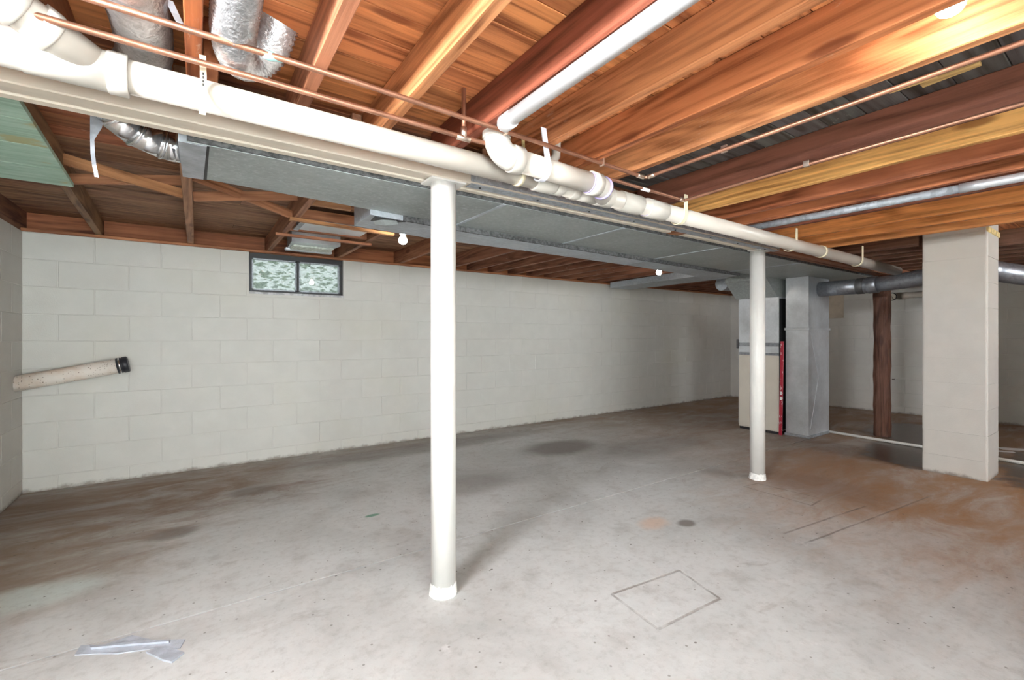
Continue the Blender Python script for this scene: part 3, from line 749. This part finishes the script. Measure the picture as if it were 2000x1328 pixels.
# cross branch to the wall
d3 = thing('cross_duct', 'flat grey duct crossing under the even row of joists to the block wall', 'duct', (5.2, 3.9, 1.86))
MB().poly([(4.84, 2.98), (5.35, 2.98), (5.46, 4.70), (5.02, 4.70)], 1.868, JZ - .004).build('duct_body', M['duct2'], d3)
MB().poly([(4.81, 2.955), (5.35, 2.955), (5.35, 2.98), (4.81, 2.98)], 1.855, JZ - .004).build('collar', M['duct'], d3)

# sheet metal drop at the trunk's end
dd = thing('return_drop', 'tall galvanised rectangular duct drop standing on the floor beside the furnace', 'duct', (5.94, 2.43, 0))
DX0, DX1, DY0, DY1 = 5.672, 6.215, 2.312, 2.556
MB().box((DX0, DY0, .012), (DX1, DY1, 1.228), .002).build('lower_section', M['galv'], dd)
MB().box((DX0, DY0, 1.252), (DX1, DY1, TZ - .001), .002).build('upper_section', M['galv'], dd)
MB().box((DX0 - .012, DY0 - .012, 1.226), (DX1 + .012, DY1 + .012, 1.254), .003).build('joint_flange', M['galv'], dd)
MB().box((DX0 - .01, DY0 - .01, 0), (DX1 + .01, DY1 + .01, .03), .003).build('base_flange', M['galv_pipe'], dd)
xb = MB()   # stiffening crease on the side sheet
xb.poly([(DX0 + .05, .10), (DX0 + .26, .68), (DX0 + .05, 1.2), (DX0 + .045, 1.2), (DX0 + .25, .68), (DX0 + .045, .10)], DY0 - .0025, DY0 + .001, 'y')
xb.build('cross_break', M['galv'], dd)

# furnace
fu = thing('furnace', 'beige furnace cabinet with a metal plenum beside the galvanised drop', 'furnace', (5.9, 2.84, 0))
FXa, FXb, FYa, FYb = 5.612, 6.25, 2.605, 3.085
MB().box((FXa, FYa, .03), (FXb, FYb, .925), .006).build('cabinet', M['beige'], fu)
MB().box((FXa - .004, FYa + .012, .05), (FXa + .002, FYb - .012, .90), .002).build('access_panel', M['beige'], fu)
MB().box((FXa + .01, FYa + .01, 0), (FXb - .01, FYb - .01, .03)).build('plinth', M['black'], fu)
MB().box((FXa + .006, FYa + .004, .925), (FXb, FYb - .004, .955)).build('tape_band', M['flue'], fu)
MB().box((FXa, FYa, .955), (FXb, FYb, 1.035), .003).build('collar', M['galv'], fu)
MB().box((FXa + .006, FYa + .004, 1.035), (FXb, FYb - .004, 1.075)).build('tape_band', M['flue'], fu)
MB().box((FXa, FYa, 1.075), (FXb, FYb, 1.62), .003).build('plenum', M['galv'], fu)
MB().box((FXa + .01, FYa - .006, .05), (FXb, FYa, 1.60)).build('side_sheet', M['black'], fu)  # black sheet, paints the shade in the gap beside the drop
tp = MB()
v0 = [(FXa - .03, FYa - .0, 1.62), (FXb, FYa - .0, 1.62), (FXb, FYb + .02, 1.62), (FXa - .03, FYb + .02, 1.62)]
v1 = [(FXa - .25, FYa + .02, TZ - .02), (FXb, FYa + .02, TZ - .02), (FXb, FYb + .035, TZ - .02), (FXa - .25, FYb + .035, TZ - .02)]
A = [tp.bm.verts.new(q) for q in v0]; Bv = [tp.bm.verts.new(q) for q in v1]; Cv = [tp.bm.verts.new((q[0], q[1], JZ - .005)) for q in v1]
for P, Q in ((A, Bv), (Bv, Cv)):
    for k in range(4): tp.bm.faces.new((P[k], P[(k + 1) % 4], Q[(k + 1) % 4], Q[k]))
tp.bm.faces.new(A[::-1]); tp.bm.faces.new(Cv)
tp.build('transition', M['duct'], fu)
MB().box((FXa - .012, FYb + .001, 1.0), (FXa + .05, FYb + .025, 1.12), .004).build('switch_box', M['flue_dark'], fu)
MB().box((FXa + .02, FYb, .06), (FXb, FYb + .012, 1.60)).build('side_sheet', M['galv'], fu)
# round take-off behind the furnace
ro = thing('round_duct', 'short pale round duct stub under the joists behind the furnace', 'duct', (5.6, 3.42, 1.84))
MB().lathe((5.62, 3.32, 1.842), (1, -.05, -.02), [(0, .088), (.012, .094), (.02, .088), (.13, .086), (.14, .09), (.15, .086), (.34, .084)], 28).build('stub', M['duct2'], ro)

# red level leaning in the gap
lv = thing('spirit_level', 'long red spirit level leaning between the furnace and the galvanised drop', 'level', (5.60, 2.585, 0))
m = Matrix.Translation((5.602, 2.581, .002)) @ Matrix.Rotation(R(1.1), 4, 'X')
MB().box((-.010, -.017, .0), (.010, .017, 1.09), .003, m=m).build('body', M['level'], lv)
for zz in (.41, .47): MB().box((-.0115, -.012, zz), (.0115, .012, zz + .04), .002, m=m).build('vial_window', M['white_flat'], lv)
MB().box((-.011, -.018, 1.085), (.011, .018, 1.095), .002, m=m).build('end_cap', M['level'], lv)

# flue pipes at the chimney
fl1 = thing('flue_pipe', 'grey round metal flue running from the galvanised drop to the chimney', 'flue pipe', (5.95, 1.9, 1.70))
MB().lathe((5.95, DY0 - .001, 1.700), (0, -1, .005), [(0, .083), (.50, .083)], 28).build('pipe', M['flue'], fl1)
MB().lathe((5.95, 1.945, 1.703), (0, -1, .005), [(0, .0845), (.005, .087), (.065, .087), (.07, .0845)], 28).build('mastic_band', M['flue_dark'], fl1)
MB().lathe((5.95, 1.845, 1.704), (-.05, -1, .05), [(0, .086), (.004, .09), (.085, .09), (.09, .086)], 28).build('collar', M['flue'], fl1)
MB().tube([(5.95, 1.80, 1.705), (5.92, 1.55, 1.72), (5.86, 1.33, 1.738), (5.78, 1.18, 1.745), (5.66, 1.09, 1.75), (5.557, 1.06, 1.75)], .081, 28).build('pipe', M['flue'], fl1)
fl2 = thing('flue_pipe', 'grey round flue elbow coming out of the chimney on its open side', 'flue pipe', (5.75, .75, 1.68))
MB().tube([(5.558, .92, 1.735), (5.66, .87, 1.725), (5.75, .80, 1.705), (5.82, .71, 1.68), (5.86, .62, 1.66)], .085, 28).build('elbow', M['flue'], fl2)
MB().tube([(5.855, .64, 1.663), (5.95, .36, 1.61), (6.05, .05, 1.55), (6.15, -.3, 1.49), (6.2, -.42, 1.44), (6.22, -.47, 1.36), (6.22, -.47, .0)], .081, 24).build('pipe', M['flue'], fl2)
MB().lathe((5.558, .925, 1.735), (1, 0, 0), [(0, .10), (.015, .10), (.02, .088)], 24).build('thimble', M['flue_dark'], fl2)

# bright elbow feeding the trunk duct, with its hanging tape
eb = thing('elbow_duct', 'shiny segmented metal elbow joining the taped end of the trunk duct', 'duct', (-.15, 2.2, 1.88))
pts = [Vector(q) for q in ((-.275, 2.06, 1.985), (-.245, 2.115, 1.945), (-.185, 2.165, 1.912), (-.110, 2.195, 1.896), (-.035, 2.20, 1.893))]
tgs = [(pts[min(i + 1, 4)] - pts[max(i - 1, 0)]).normalized() for i in range(5)]
fr_ = []
for q, tg in zip(pts, tgs):
    u = tg.cross(Vector((0, 0, 1))).normalized(); fr_.append((q, u, tg.cross(u), .056))
for i in range(4): MB().rings(fr_[i:i + 2], 28).build('gore', M['chrome'], eb)
for i in (1, 2, 3):
    MB().lathe(pts[i] - tgs[i] * .006, tgs[i], [(0, .0555), (.003, .0595), (.009, .0595), (.012, .0555)], 28).build('crimp_rib', M['chrome'], eb)
MB().rings([(Vector((-.095, 2.197, 1.894)), Vector((0, 1, 0)), Vector((0, 0, 1)), .0565), (Vector((-.068, 2.199, 1.8935)), Vector((0, 1, 0)), Vector((0, 0, 1)), .0565)], 28).build('sticker_band', M['chrome'], eb)
tp_ = thing('tape_strip', 'loose strip of grey tape hanging beside the shiny elbow', 'tape', tuple(at(180, 240, y=2.10)))
q1, q2, q3 = at(180, 266, y=2.0985), at(181, 300, y=2.095), at(189, 346, y=2.09)
MB().poly([(at(176, 226, y=2.1).x, at(176, 226, y=2.1).z), (at(203, 232, y=2.1).x, at(203, 232, y=2.1).z), (at(199, 250, y=2.1).x, at(199, 250, y=2.1).z), (at(184, 274, y=2.1).x, at(184, 274, y=2.1).z), (at(176, 268, y=2.1).x, at(176, 268, y=2.1).z)], 2.098, 2.0995, 'y').strip([q1, q2, at(184, 322, y=2.084), q3], (.011, 0, 0), .0012).build('strip', M['tape'], tp_)

# foil ducts in the joist bays
def ribbed(path, r, pitch, amp, n=24):
    p = [Vector(q) for q in path]; out = [p[0]]; 
    # resample with Catmull-Rom
    res = []
    for i in range(len(p) - 1):
        a, b_, c, e = p[max(i - 1, 0)], p[i], p[i + 1], p[min(i + 2, len(p) - 1)]
        k = max(2, int((c - b_).length / (pitch / 2)))
        for j in range(k):
            u = j / k
            res.append(0.5 * ((2 * b_) + (c - a) * u + (2 * a - 5 * b_ + 4 * c - e) * u * u + (3 * b_ - a - 3 * c + e) * u ** 3))
    res.append(p[-1])
    rs = [r + (amp if i % 2 else -amp) for i in range(len(res))]
    return MB().tube(res, rs, n)
fd = thing('insulated_duct', 'dull grey foil insulated duct lying in a joist bay', 'duct', (-.12, 1.2, 2.0))
ribbed([(-.155, YN + .3, 2.018), (-.155, .4, 2.018), (-.145, 1.0, 2.016), (-.130, 1.45, 2.012), (-.125, 1.62, 2.014), (-.135, 1.80, 2.02), (-.18, 1.95, 2.02), (-.235, 2.04, 1.985)], .068, .035, .0018).build('sleeve', M['foil_dull'], fd)
fx = thing('flexible_duct', 'bright silver flexible foil duct curling back on itself in a joist bay', 'duct', (.10, 1.3, 2.0))
ribbed([(.110, YN + .3, 2.03), (.097, .5, 2.022), (.084, 1.0, 2.008), (.080, 1.30, 1.990), (.082, 1.45, 1.975), (.103, 1.545, 1.972), (.148, 1.575, 1.998), (.182, 1.535, 2.035), (.200, 1.50, 2.090)], .053, .012, .003).build('hose', M['foil'], fx)
# dangling cream strap between the insulated duct and joist
ds = tag(MB().strip([at(330, 0, z=2.02), at(342, 26, z=2.0), at(350, 42, z=1.995), at(357, 50, z=1.99)], (.017, .0, 0), .0015).build('hanging_strap', M['strap_white']), 'loose pale strap dangling beside the insulated duct', 'strap')

# ================================================================== DRAIN PIPES
PY, PZ, PR = 1.615, 1.866, 0.0445
def pz(x): return PZ - max(0, x - 0.9) * 0.0085
dr = thing('drain_pipe', 'main white plastic drain pipe with fittings running along the beam', 'pipe', (1.5, PY, PZ))
def run(x0, x1, y0=PY, y1=PY):
    a, b_ = Vector((x0, y0, pz(x0))), Vector((x1, y1, pz(x1))); return MB().lathe(a, b_ - a, [(0, PR), ((b_ - a).length, PR)], 32)
run(-0.17, 1.35).build('pipe', M['pvc'], dr); run(1.35, 5.9, PY, PY - .03).build('pipe', M['pvc'], dr)
def hub(x0, x1, r=.0515, mat='pvc_edge', ring=None):
    c = Vector((x0, PY, pz(x0))); L = x1 - x0
    o = MB().lathe(c, (1, 0, -.0085), [(0, PR), (0, r - .002), (.003, r), (L - .003, r), (L, r - .002), (L, PR)], 32).build('coupling', M[mat], dr)
    if ring: MB().lathe(c + Vector((ring * L if ring > 0 else -.004, 0, 0)), (1, 0, -.0085), [(0, PR), (0, PR + .0015), (.006, PR + .0015), (.006, PR)], 32).build('primer_ring', M['primer'], o)
    return o
hub(1.235, 1.345); hub(1.352, 1.40, .050); hub(1.45, 1.495); hub(1.615, 1.72); hub(1.79, 1.945, .051); hub(2.0, 2.155, .051, ring=-1)
MB().lathe((1.49, PY, pz(1.5)), (1, 0, -.0085), [(0, .046), (0, .049), (.13, .049), (.13, .046)], 32).build('wye_body', M['pvc_edge'], dr)
# left end: large wye, its branch and the elbow turning up
hub(-.196, -.152, .0545)
MB().lathe((-.45, PY, PZ), (1, 0, 0), [(0, .046), (.0, .0475), (.09, .0475), (.095, .051), (.26, .051)], 32).build('wye_body', M['pvc_edge'], dr)
run(-0.62, -0.43).build('pipe', M['pvc'], dr)
bdir = Vector((-.155, -.115, .062)).normalized(); bp0 = Vector((-.215, PY, PZ + .004))
MB().lathe(bp0, bdir, [(0, PR), (.26, PR)], 32).build('branch_pipe', M['pvc'], dr)
MB().lathe(bp0 + bdir * .10, bdir, [(0, PR), (0, .049), (.004, .051), (.036, .051), (.036, PR)], 32).build('branch_hub', M['pvc_edge'], dr)
MB().lathe(bp0 + bdir * .165, bdir, [(0, PR), (0, .050), (.004, .0525), (.045, .0525), (.045, PR)], 32).build('branch_hub', M['pvc_edge'], dr)
e0 = bp0 + bdir * .205
pp = [e0 + bdir * (k * .018) + Vector((-.004, -.002, .010)) * (k * k * .28) for k in range(7)]
pp += [pp[-1] + Vector((-.006, -.004, .035)), pp[-1] + Vector((-.006, -.004, .12))]
MB().tube(pp, .0525, 32).build('branch_elbow', M['pvc_edge'], dr)
MB().lathe(bp0 + Vector((.04, 0, -.0)), (1, 0, 0), [(0, .048), (.003, .0508), (.012, .0508), (.015, .048)], 28).build('weld_ring', M['pvc_edge'], dr)
# upper line: elbow, pipe, second wye arm
UY, UZ = 1.495, 1.868
MB().lathe((1.04, UY, UZ), (1, 0, -.03), [(0, PR), (.46, PR)], 32).build('upper_pipe', M['pvc'], dr)
UX = .962
el = [Vector((UX, UY, UZ + .095))] + arc((UX + .072, UY, UZ + .072), (-1, 0, 0), (0, 0, -1), .072, 0, 90, 8)
MB().tube(el, .0505, 32).build('upper_elbow', M['pvc_edge'], dr)
MB().lathe((UX + .066, UY, UZ), (1, 0, -.03), [(0, .05), (0, .0545), (.003, .0555), (.046, .0555), (.05, .046)], 32).build('elbow_hub', M['pvc_edge'], dr)
MB().lathe((UX, UY, UZ + .062), (0, 0, 1), [(0, .05), (0, .0545), (.003, .0555), (.040, .0555), (.043, .053), (.043, .03)], 32).build('elbow_hub', M['pvc_edge'], dr)
MB().tube([(UX, UY, UZ + .098), (UX, UY - .010, UZ + .112), (UX - .002, UY - .03, UZ + .118), (UX - .012, UY - .07, UZ + .108), (UX - .030, UY - .105, UZ + .080), (UX - .052, UY - .134, UZ + .056)], .0275, 24).build('reducer', M['pvc_new'], dr)
uz2 = UZ - .03 * .46
MB().lathe((1.46, UY, uz2), (1, 0, -.03), [(0, PR), (0, .053), (.055, .053), (.055, .047)], 32).build('wye_hub', M['pvc_edge'], dr)
MB().lathe((1.453, UY, uz2), (1, 0, -.03), [(0, PR), (0, .0465), (.007, .0465), (.007, PR)], 32).build('primer_ring', M['primer'], dr)
MB().tube([(1.50, UY, uz2 - .001), (1.535, UY + .004, uz2 - .003), (1.57, UY + .022, uz2 - .005), (1.61, UY + .06, uz2 - .006), (1.66, PY, pz(1.66))], .0475, 32).build('wye_arm', M['pvc_edge'], dr)
MB().lathe((1.548, UY + .008, uz2 - .004), (1, .45, -.03), [(0, .047), (0, .0535), (.012, .0535), (.012, .047)], 32).build('wye_rim', M['primer'], dr)
MB().tube([(1.285, PY + .01, 1.89), (1.315, PY - .01, 1.93), (1.34, PY - .03, 1.975), (1.345, PY - .03, 2.09)], .021, 20).build('vent_stub', M['pvc'], dr)
# thin white pipe along the dark joist
tw = thing('waste_pipe', 'thin bright white plastic pipe slung under the dark red-brown joist', 'pipe', (.87, .5, 1.91))
MB().lathe((.907, 1.36, 1.924), (-.009, -1, .0), [(0, .0262), (3.75, .0262)], 28).build('pipe', M['pvc_new'], tw)
MB().lathe((.907, 1.36, 1.9215), (-.009, -1, .0), [(0, .028), (0, .0300), (.05, .0300), (.052, .0265)], 28).build('socket', M['pvc_new'], tw)

# pipe hangers
def jhook(name, x, zt, label, mat='strap', cy=PY, cz=None, r=PR + .003, w=.028, tilt=0.0):
    cz = pz(x) if cz is None else cz
    pth = [Vector((x + tilt, cy - r - .002, zt)), Vector((x + tilt * .3, cy - r - .002, cz + .03))] + [Vector((x, q.y, q.z)) for q in arc((x, cy, cz), (0, -1, 0), (0, 0, -1), r + .002, 0, 140, 10)]
    return tag(MB().strip(pth, (w, 0, 0), .005).build(name, M[mat]), label, 'pipe hanger')
strap_x = at(397, 160, y=PY - .05).x
sl = thing('pipe_strap', 'straight cream strap hanging in front of the pipe beside the orange joist', 'pipe hanger', (strap_x, PY - .052, 1.80))
MB().strip([at(396, 108, y=1.553), at(397, 150, y=1.556), at(395, 224, y=1.56)], (.016, 0, 0), .003).build('strap_body', M['strap'], sl)
for yy in (143, 150, 157, 164): MB().box(at(395.2, yy + 3, y=1.5525), at(398.0, yy - 1, y=1.5535) + Vector((0, .001, 0))).build('printed_mark', M['black'], sl)
jhook('pipe_hook', at(1050, 300, y=UY - .05).x + .06, 2.005, 'long white hook holding the upper pipe beside the pale-edged joist', 'strap_white', UY, UZ - .009, tilt=-.03, w=.026)
ringx = at(1013, 350, y=PY).x
tag(MB().lathe((ringx - .012, PY, pz(ringx)), (1, 0, 0), [(0, PR), (0, PR + .0055), (.020, PR + .0055), (.020, PR)], 32, False).build('pipe_ring', M['strap']), 'cream ring round the main pipe under the brass strap', 'pipe hanger')
jhook('pipe_hook', at(1340, 415, y=PY - .05).x, 1.965, 'cream hook on the main pipe by the turn of the lower copper pipe')
jhook('pipe_hook', at(1556, 475, y=PY - .05).x, 1.955, 'cream hook on the main pipe under the dark brown joist')
x_ = at(1608, 495, y=PY - .04).x
tag(MB().lathe((x_ - .012, PY - .02, pz(x_)), (1, 0, 0), [(0, PR), (0, PR + .005), (.03, PR + .005), (.03, PR)], 32, False).build('pipe_ring', M['strap']), 'cream ring round the main pipe past the second post', 'pipe hanger')
jhook('pipe_hook', at(1681, 505, y=PY - .06).x, 1.955, 'cream hook with a wire on the main pipe near the chimney', cy=PY - .025)
bs = at(1021, 290, y=1.545)
tag(MB().strip([at(1021, 263, y=1.545), at(1023, 300, y=1.548)], (.016, 0, 0), .002).build('metal_strap', M['brass']), 'brassy metal strap over the cream ring', 'pipe hanger')

# ================================================================== COPPER AND CONDUIT
CR = .0085
def cop(path, r=CR): return MB().tube(path, r, 14)
def corner(a, b, c, r=.02, n=5):
    a, b, c = Vector(a), Vector(b), Vector(c); u = (a - b).normalized() * r; v = (c - b).normalized() * r
    return [b + u * (1 - t_) ** 2 + v * t_ ** 2 for t_ in [k / n for k in range(n + 1)]]
c1 = thing('copper_pipe', 'upper copper pipe crossing under the joists and turning along the scratched joist', 'copper pipe', (1, 1.43, 1.93))
Z1 = 1.931
cop([(-.55, 1.405, Z1), (.4, 1.405, Z1)] + corner((.4, 1.41, Z1), (1.797, 1.452, Z1), (1.79, 0, Z1 + .004)) + [(1.772, YN + .3, 1.938)]).build('pipe', M['copper'], c1)
MB().lathe((1.735, 1.4505, Z1), (1, 0, 0), [(0, .0085), (.002, .011), (.045, .011), (.047, .0085)], 14).build('fitting', M['solder'], c1)
MB().lathe((1.797, 1.435, Z1), (0, -1, 0), [(0, .0085), (.002, .011), (.035, .011), (.037, .0085)], 14).build('fitting', M['solder'], c1)
xp = at(530, 105, z=Z1).x
MB().lathe((xp - .02, 1.409, Z1), (1, 0, 0), [(0, .0085), (.004, .012), (.02, .013), (.035, .0095), (.05, .0086)], 12).build('corroded_joint', M['patina'], c1)
for (xx, yy) in ((.958, 1.427), (1.49, 1.443), (1.80, 1.05)):
    MB().box((xx - .006, yy - .014, Z1 - .010), (xx + .006, yy + .014, JZ + .0), .002).build('clip', M['solder'], c1)
c2_ = thing('copper_pipe', 'lower copper pipe beside the main drain, turning along the very dark joist', 'copper pipe', (1, 1.52, 1.905))
Z2 = 1.905; yc = 1.51
cop([(-.325, 1.50, SZ - .01), (-.325, 1.50, Z2 + .03)] + corner((-.325, 1.5, 2.1), (-.325, 1.5, Z2), (.5, 1.503, Z2)) + [(.5, 1.503, Z2)] + corner((1, 1.52, Z2), (2.262, 1.555, 1.925), (2.262, 1.0, 1.935)) + [(2.278, 1.2, 1.938), (2.262, YN + .3, 1.938)]).build('pipe', M['copper'], c2_)
xv = at(905, 230, y=1.515).x
cop([(xv, 1.512, Z2), (xv, 1.512, SZ - .002)]).build('riser', M['copper'], c2_)
MB().lathe((xv - .03, 1.512, Z2), (1, 0, 0), [(0, .0085), (.002, .0112), (.055, .0112), (.057, .0085)], 14).build('tee', M['solder'], c2_)
MB().lathe((xv, 1.512, Z2), (0, 0, 1), [(0, .0112), (.04, .0112), (.042, .0085)], 14).build('tee_neck', M['solder'], c2_)
MB().lathe((2.215, 1.5535, 1.9245), (1, .03, 0), [(0, .0085), (.002, .011), (.04, .011), (.042, .0085)], 14).build('fitting', M['solder'], c2_)
MB().box((2.258, .92, 1.925), (2.274, .945, JZ), .002).build('clip', M['solder'], c2_)
MB().lathe((1.88, 1.5435, 1.9185), (1, .028, .004), [(0, .0086), (.001, .0092), (.06, .0092), (.061, .0086)], 14).build('paper_label', M['white_flat'], c2_)
gp = thing('metal_conduit', 'grey galvanised pipe running under the orange joists', 'pipe', (3.27, 0, 1.92))
MB().lathe((3.232, 1.70, 1.926), (.035, -1.25, .0), [(0, .0215), (1.08, .0215)], 24).build('pipe', M['galv_pipe'], gp)
MB().lathe((3.262, .62, 1.926), (.035, -1.25, .0), [(0, .025), (.09, .025), (.095, .0225), (3.0, .0225)], 24).build('coupled_pipe', M['galv'], gp)

# ================================================================== SMALL THINGS
# pipe sticking out of the side wall
wp = thing('capped_pipe', 'pale rust-specked pipe jutting from the side wall, closed with a black cap', 'pipe', (-.75, 4.62, .8))
a = at(33, 754, x=XL - .02); b_ = at(240, 713, y=4.655); a.y = 4.66
a = Vector((XL - .03, 4.64, at(38, 751, y=4.64).z)); dv = (b_ - a).normalized()
MB().lathe(a, dv, [(0, .056), ((b_ - a).length, .056)], 32).build('pipe', M['wall_pipe'], wp)
MB().lathe(b_ - dv * .035, dv, [(0, .0565), (0, .0615), (.026, .0615), (.028, .059), (.034, .059), (.038, .0625), (.064, .0625), (.07, .057)], 32).build('rubber_cap', M['rubber'], wp)
MB().lathe(b_ - dv * .022, dv, [(0, .0617), (0, .0627), (.010, .0627), (.010, .0617)], 32).build('band_clamp', M['steel'], wp)

# bulbs
def bulb(p, label, zc, group=None, flip=True):
    p = Vector(p); e = thing('light_bulb', label, 'light bulb', (p.x, p.y, zc), group)
    MB().lathe((p.x, p.y, zc), (0, 0, -1), [(0, .052), (.006, .054), (.014, .050), (.022, .034), (.034, .026), (.040, .024)], 24).build('lamp_holder', M['porcelain'], e)
    z0 = zc - .038
    MB().lathe((p.x, p.y, z0), (0, 0, -1), [(0, .0135), (.012, .0145), (.022, .020), (.034, .0275), (.046, .0305), (.058, .0295), (.068, .0235), (.075, .013), (.077, .004)], 24).build('bulb', M['bulb'], e)
    return e
p = at(787, 468, z=1.872); bulb((p.x, p.y), 'lit bare bulb under a joist next to the furring strips', JZ)
p = at(1287, 531, z=1.872); bulb((p.x, p.y), 'lit bare bulb under the even row of joists near the cross duct', JZ)
p = at(1856, 6, z=2.010); bulb((p.x, p.y), 'lit bare bulb in the open bay between two orange joists', SZ - .001)
for q in ((3.7, -1.4), (5.0, -.9), (7.6, 0.3), (7.4, 3.7)):  # extra bulbs added out of view to brighten the room
    bulb(q, 'added fill bulb on the unseen side of the basement', JZ - .0, 'added fill bulbs out of view')

# floor conduit, papers, tape scrap
fc = thing('floor_conduit', 'white conduit lying on the floor behind the chimney', 'conduit', (6.15, 1.2, 0))
MB().tube([(6.215, 2.31, .016), (6.17, 1.75, .016), (6.150, 1.30, .016), (6.125, .85, .016), (6.07, .35, .016), (6.0, -.5, .016)], .0155, 14).build('tube', M['conduit'], fc)
tag(MB().poly([(6.84, 1.02), (6.98, .84), (6.88, .80), (6.74, .96)], .0015, .003).build('paper_sheet', M['white_flat']), 'larger white paper lying on the wet floor behind the chimney', 'paper')
tag(MB().poly([(6.66, .98), (6.72, .89), (6.67, .86), (6.58, .97)], .0015, .003).build('paper_sheet', M['white_flat']), 'smaller white paper scrap lying on the wet floor behind the chimney', 'paper')
sc_ = thing('tape_scrap', 'crumpled grey-blue tape scrap lying on the concrete', 'tape', tuple(at(260, 1268, z=0)))
tp2 = plain('faded grey tape', (0.40, 0.43, 0.48), 0.5, var=.15, vscale=25, bump=.3)
def flat(pix, zz, name):
    b = MB(); vs_ = [b.bm.verts.new(at(px, py, z=0) + Vector((0, 0, zz + random.uniform(0, .004)))) for px, py in pix]
    lo = [b.bm.verts.new((v.co.x, v.co.y, .0006)) for v in vs_]
    b.bm.faces.new(vs_); b.bm.faces.new(lo[::-1]); n = len(vs_)
    for k in range(n): b.bm.faces.new((lo[k], lo[(k + 1) % n], vs_[(k + 1) % n], vs_[k]))
    return b.build(name, tp2, sc_)
flat([(146, 1281), (158, 1263), (200, 1262), (258, 1243), (298, 1252), (362, 1250), (352, 1267), (300, 1268), (230, 1278), (190, 1278)], .003, 'upper_layer')
flat([(285, 1276), (310, 1268), (336, 1268), (360, 1277), (336, 1296), (318, 1292)], .005, 'torn_corner')
flat([(175, 1266), (262, 1258), (330, 1254), (330, 1258), (262, 1263), (178, 1271)], .009, 'folded_ridge')

# on the end wall: patch board and capped stub
def on_right(px, py): 
    """meet of a pixel ray with the slanted end wall"""
    r_ = ray(px, py); den = r_[0] * nrm.x + r_[1] * nrm.y; t_ = (p0.x * nrm.x + p0.y * nrm.y) / den
    return Vector((r_[0] * t_, r_[1] * t_, H + r_[2] * t_))
A_, B_, C_ = on_right(1612, 573), on_right(1648, 573), on_right(1648, 621)
pb = MB(); hh = A_.z - C_.z
mm = Matrix.Translation((A_ + C_) / 2) @ Matrix.Rotation(FANG, 4, 'Z')
wdt = (B_ - A_).length
pb.box((-wdt / 2, -.022, -hh / 2), (wdt / 2, -.006, hh / 2), .002, m=mm)
tag(pb.build('access_board', M['patch_board']), 'tan board fixed to the end wall beside the galvanised drop', 'board')
st = thing('pipe_stub', 'cream pipe along the end wall with a round open fitting', 'pipe', tuple(on_right(1760, 580)))
s0 = on_right(1744, 580) - nrm * .07; s1 = on_right(1850, 571) - nrm * .07
dv = (s1 - s0).normalized()
MB().lathe(s0 + dv * .12, dv, [(0, .045), (.03, .052), (.06, .052), (.08, .042), (.25, .042), (.26, .047), (.31, .047), (.32, .042), ((s1 - s0).length, .042)], 24).build('pipe', M['pvc'], st)
MB().lathe(s0 - nrm * .0 + nrm * .065, -nrm, [(0, .04), (.05, .04), (.055, .046), (.062, .046)], 24).build('outlet', M['pvc'], st)
MB().tube(arc(s0 + nrm * .0, d, (0, 0, 1), .055, 0, 360, 24), .006, 8).build('ring', M['rubber'], st)
MB().box((-.05, -.004, -.004), (.05, .004, .004), m=Matrix.Translation(s0 - nrm * .003) @ Matrix.Rotation(FANG, 4, 'Z') @ Matrix.Rotation(R(60), 4, 'Y')).build('handle', M['lead_wire'], st)

# ================================================================== OUTSIDE THE WINDOWS
tag(MB().box((-3, YB + 0.2, 1.30), (5, YB + 3.5, 1.40)).build('garden_soil', M['soil']), 'bare ground outside the basement window', 'ground', kind='structure')
lb = MB()
for i in range(2600):
    c = Vector((random.uniform(-.6, 2.6), YB + random.uniform(.35, 1.2), 1.40 + abs(random.gauss(.0, .45))))
    rm = Matrix.Rotation(random.uniform(0, 6.28), 3, 'Z') @ Matrix.Rotation(random.uniform(-1.2, 1.2), 3, 'X'); s_ = random.uniform(.025, .05)
    vs_ = [lb.bm.verts.new(c + rm @ Vector(q) * s_) for q in ((-1, 0, 0), (0, -.45, .08), (1, 0, 0), (0, .45, .08))]
    lb.bm.faces.new(vs_)
tag(lb.build('shrub', M['leaf']), 'leafy green shrub seen through the dirty window panes', 'shrub', kind='stuff')
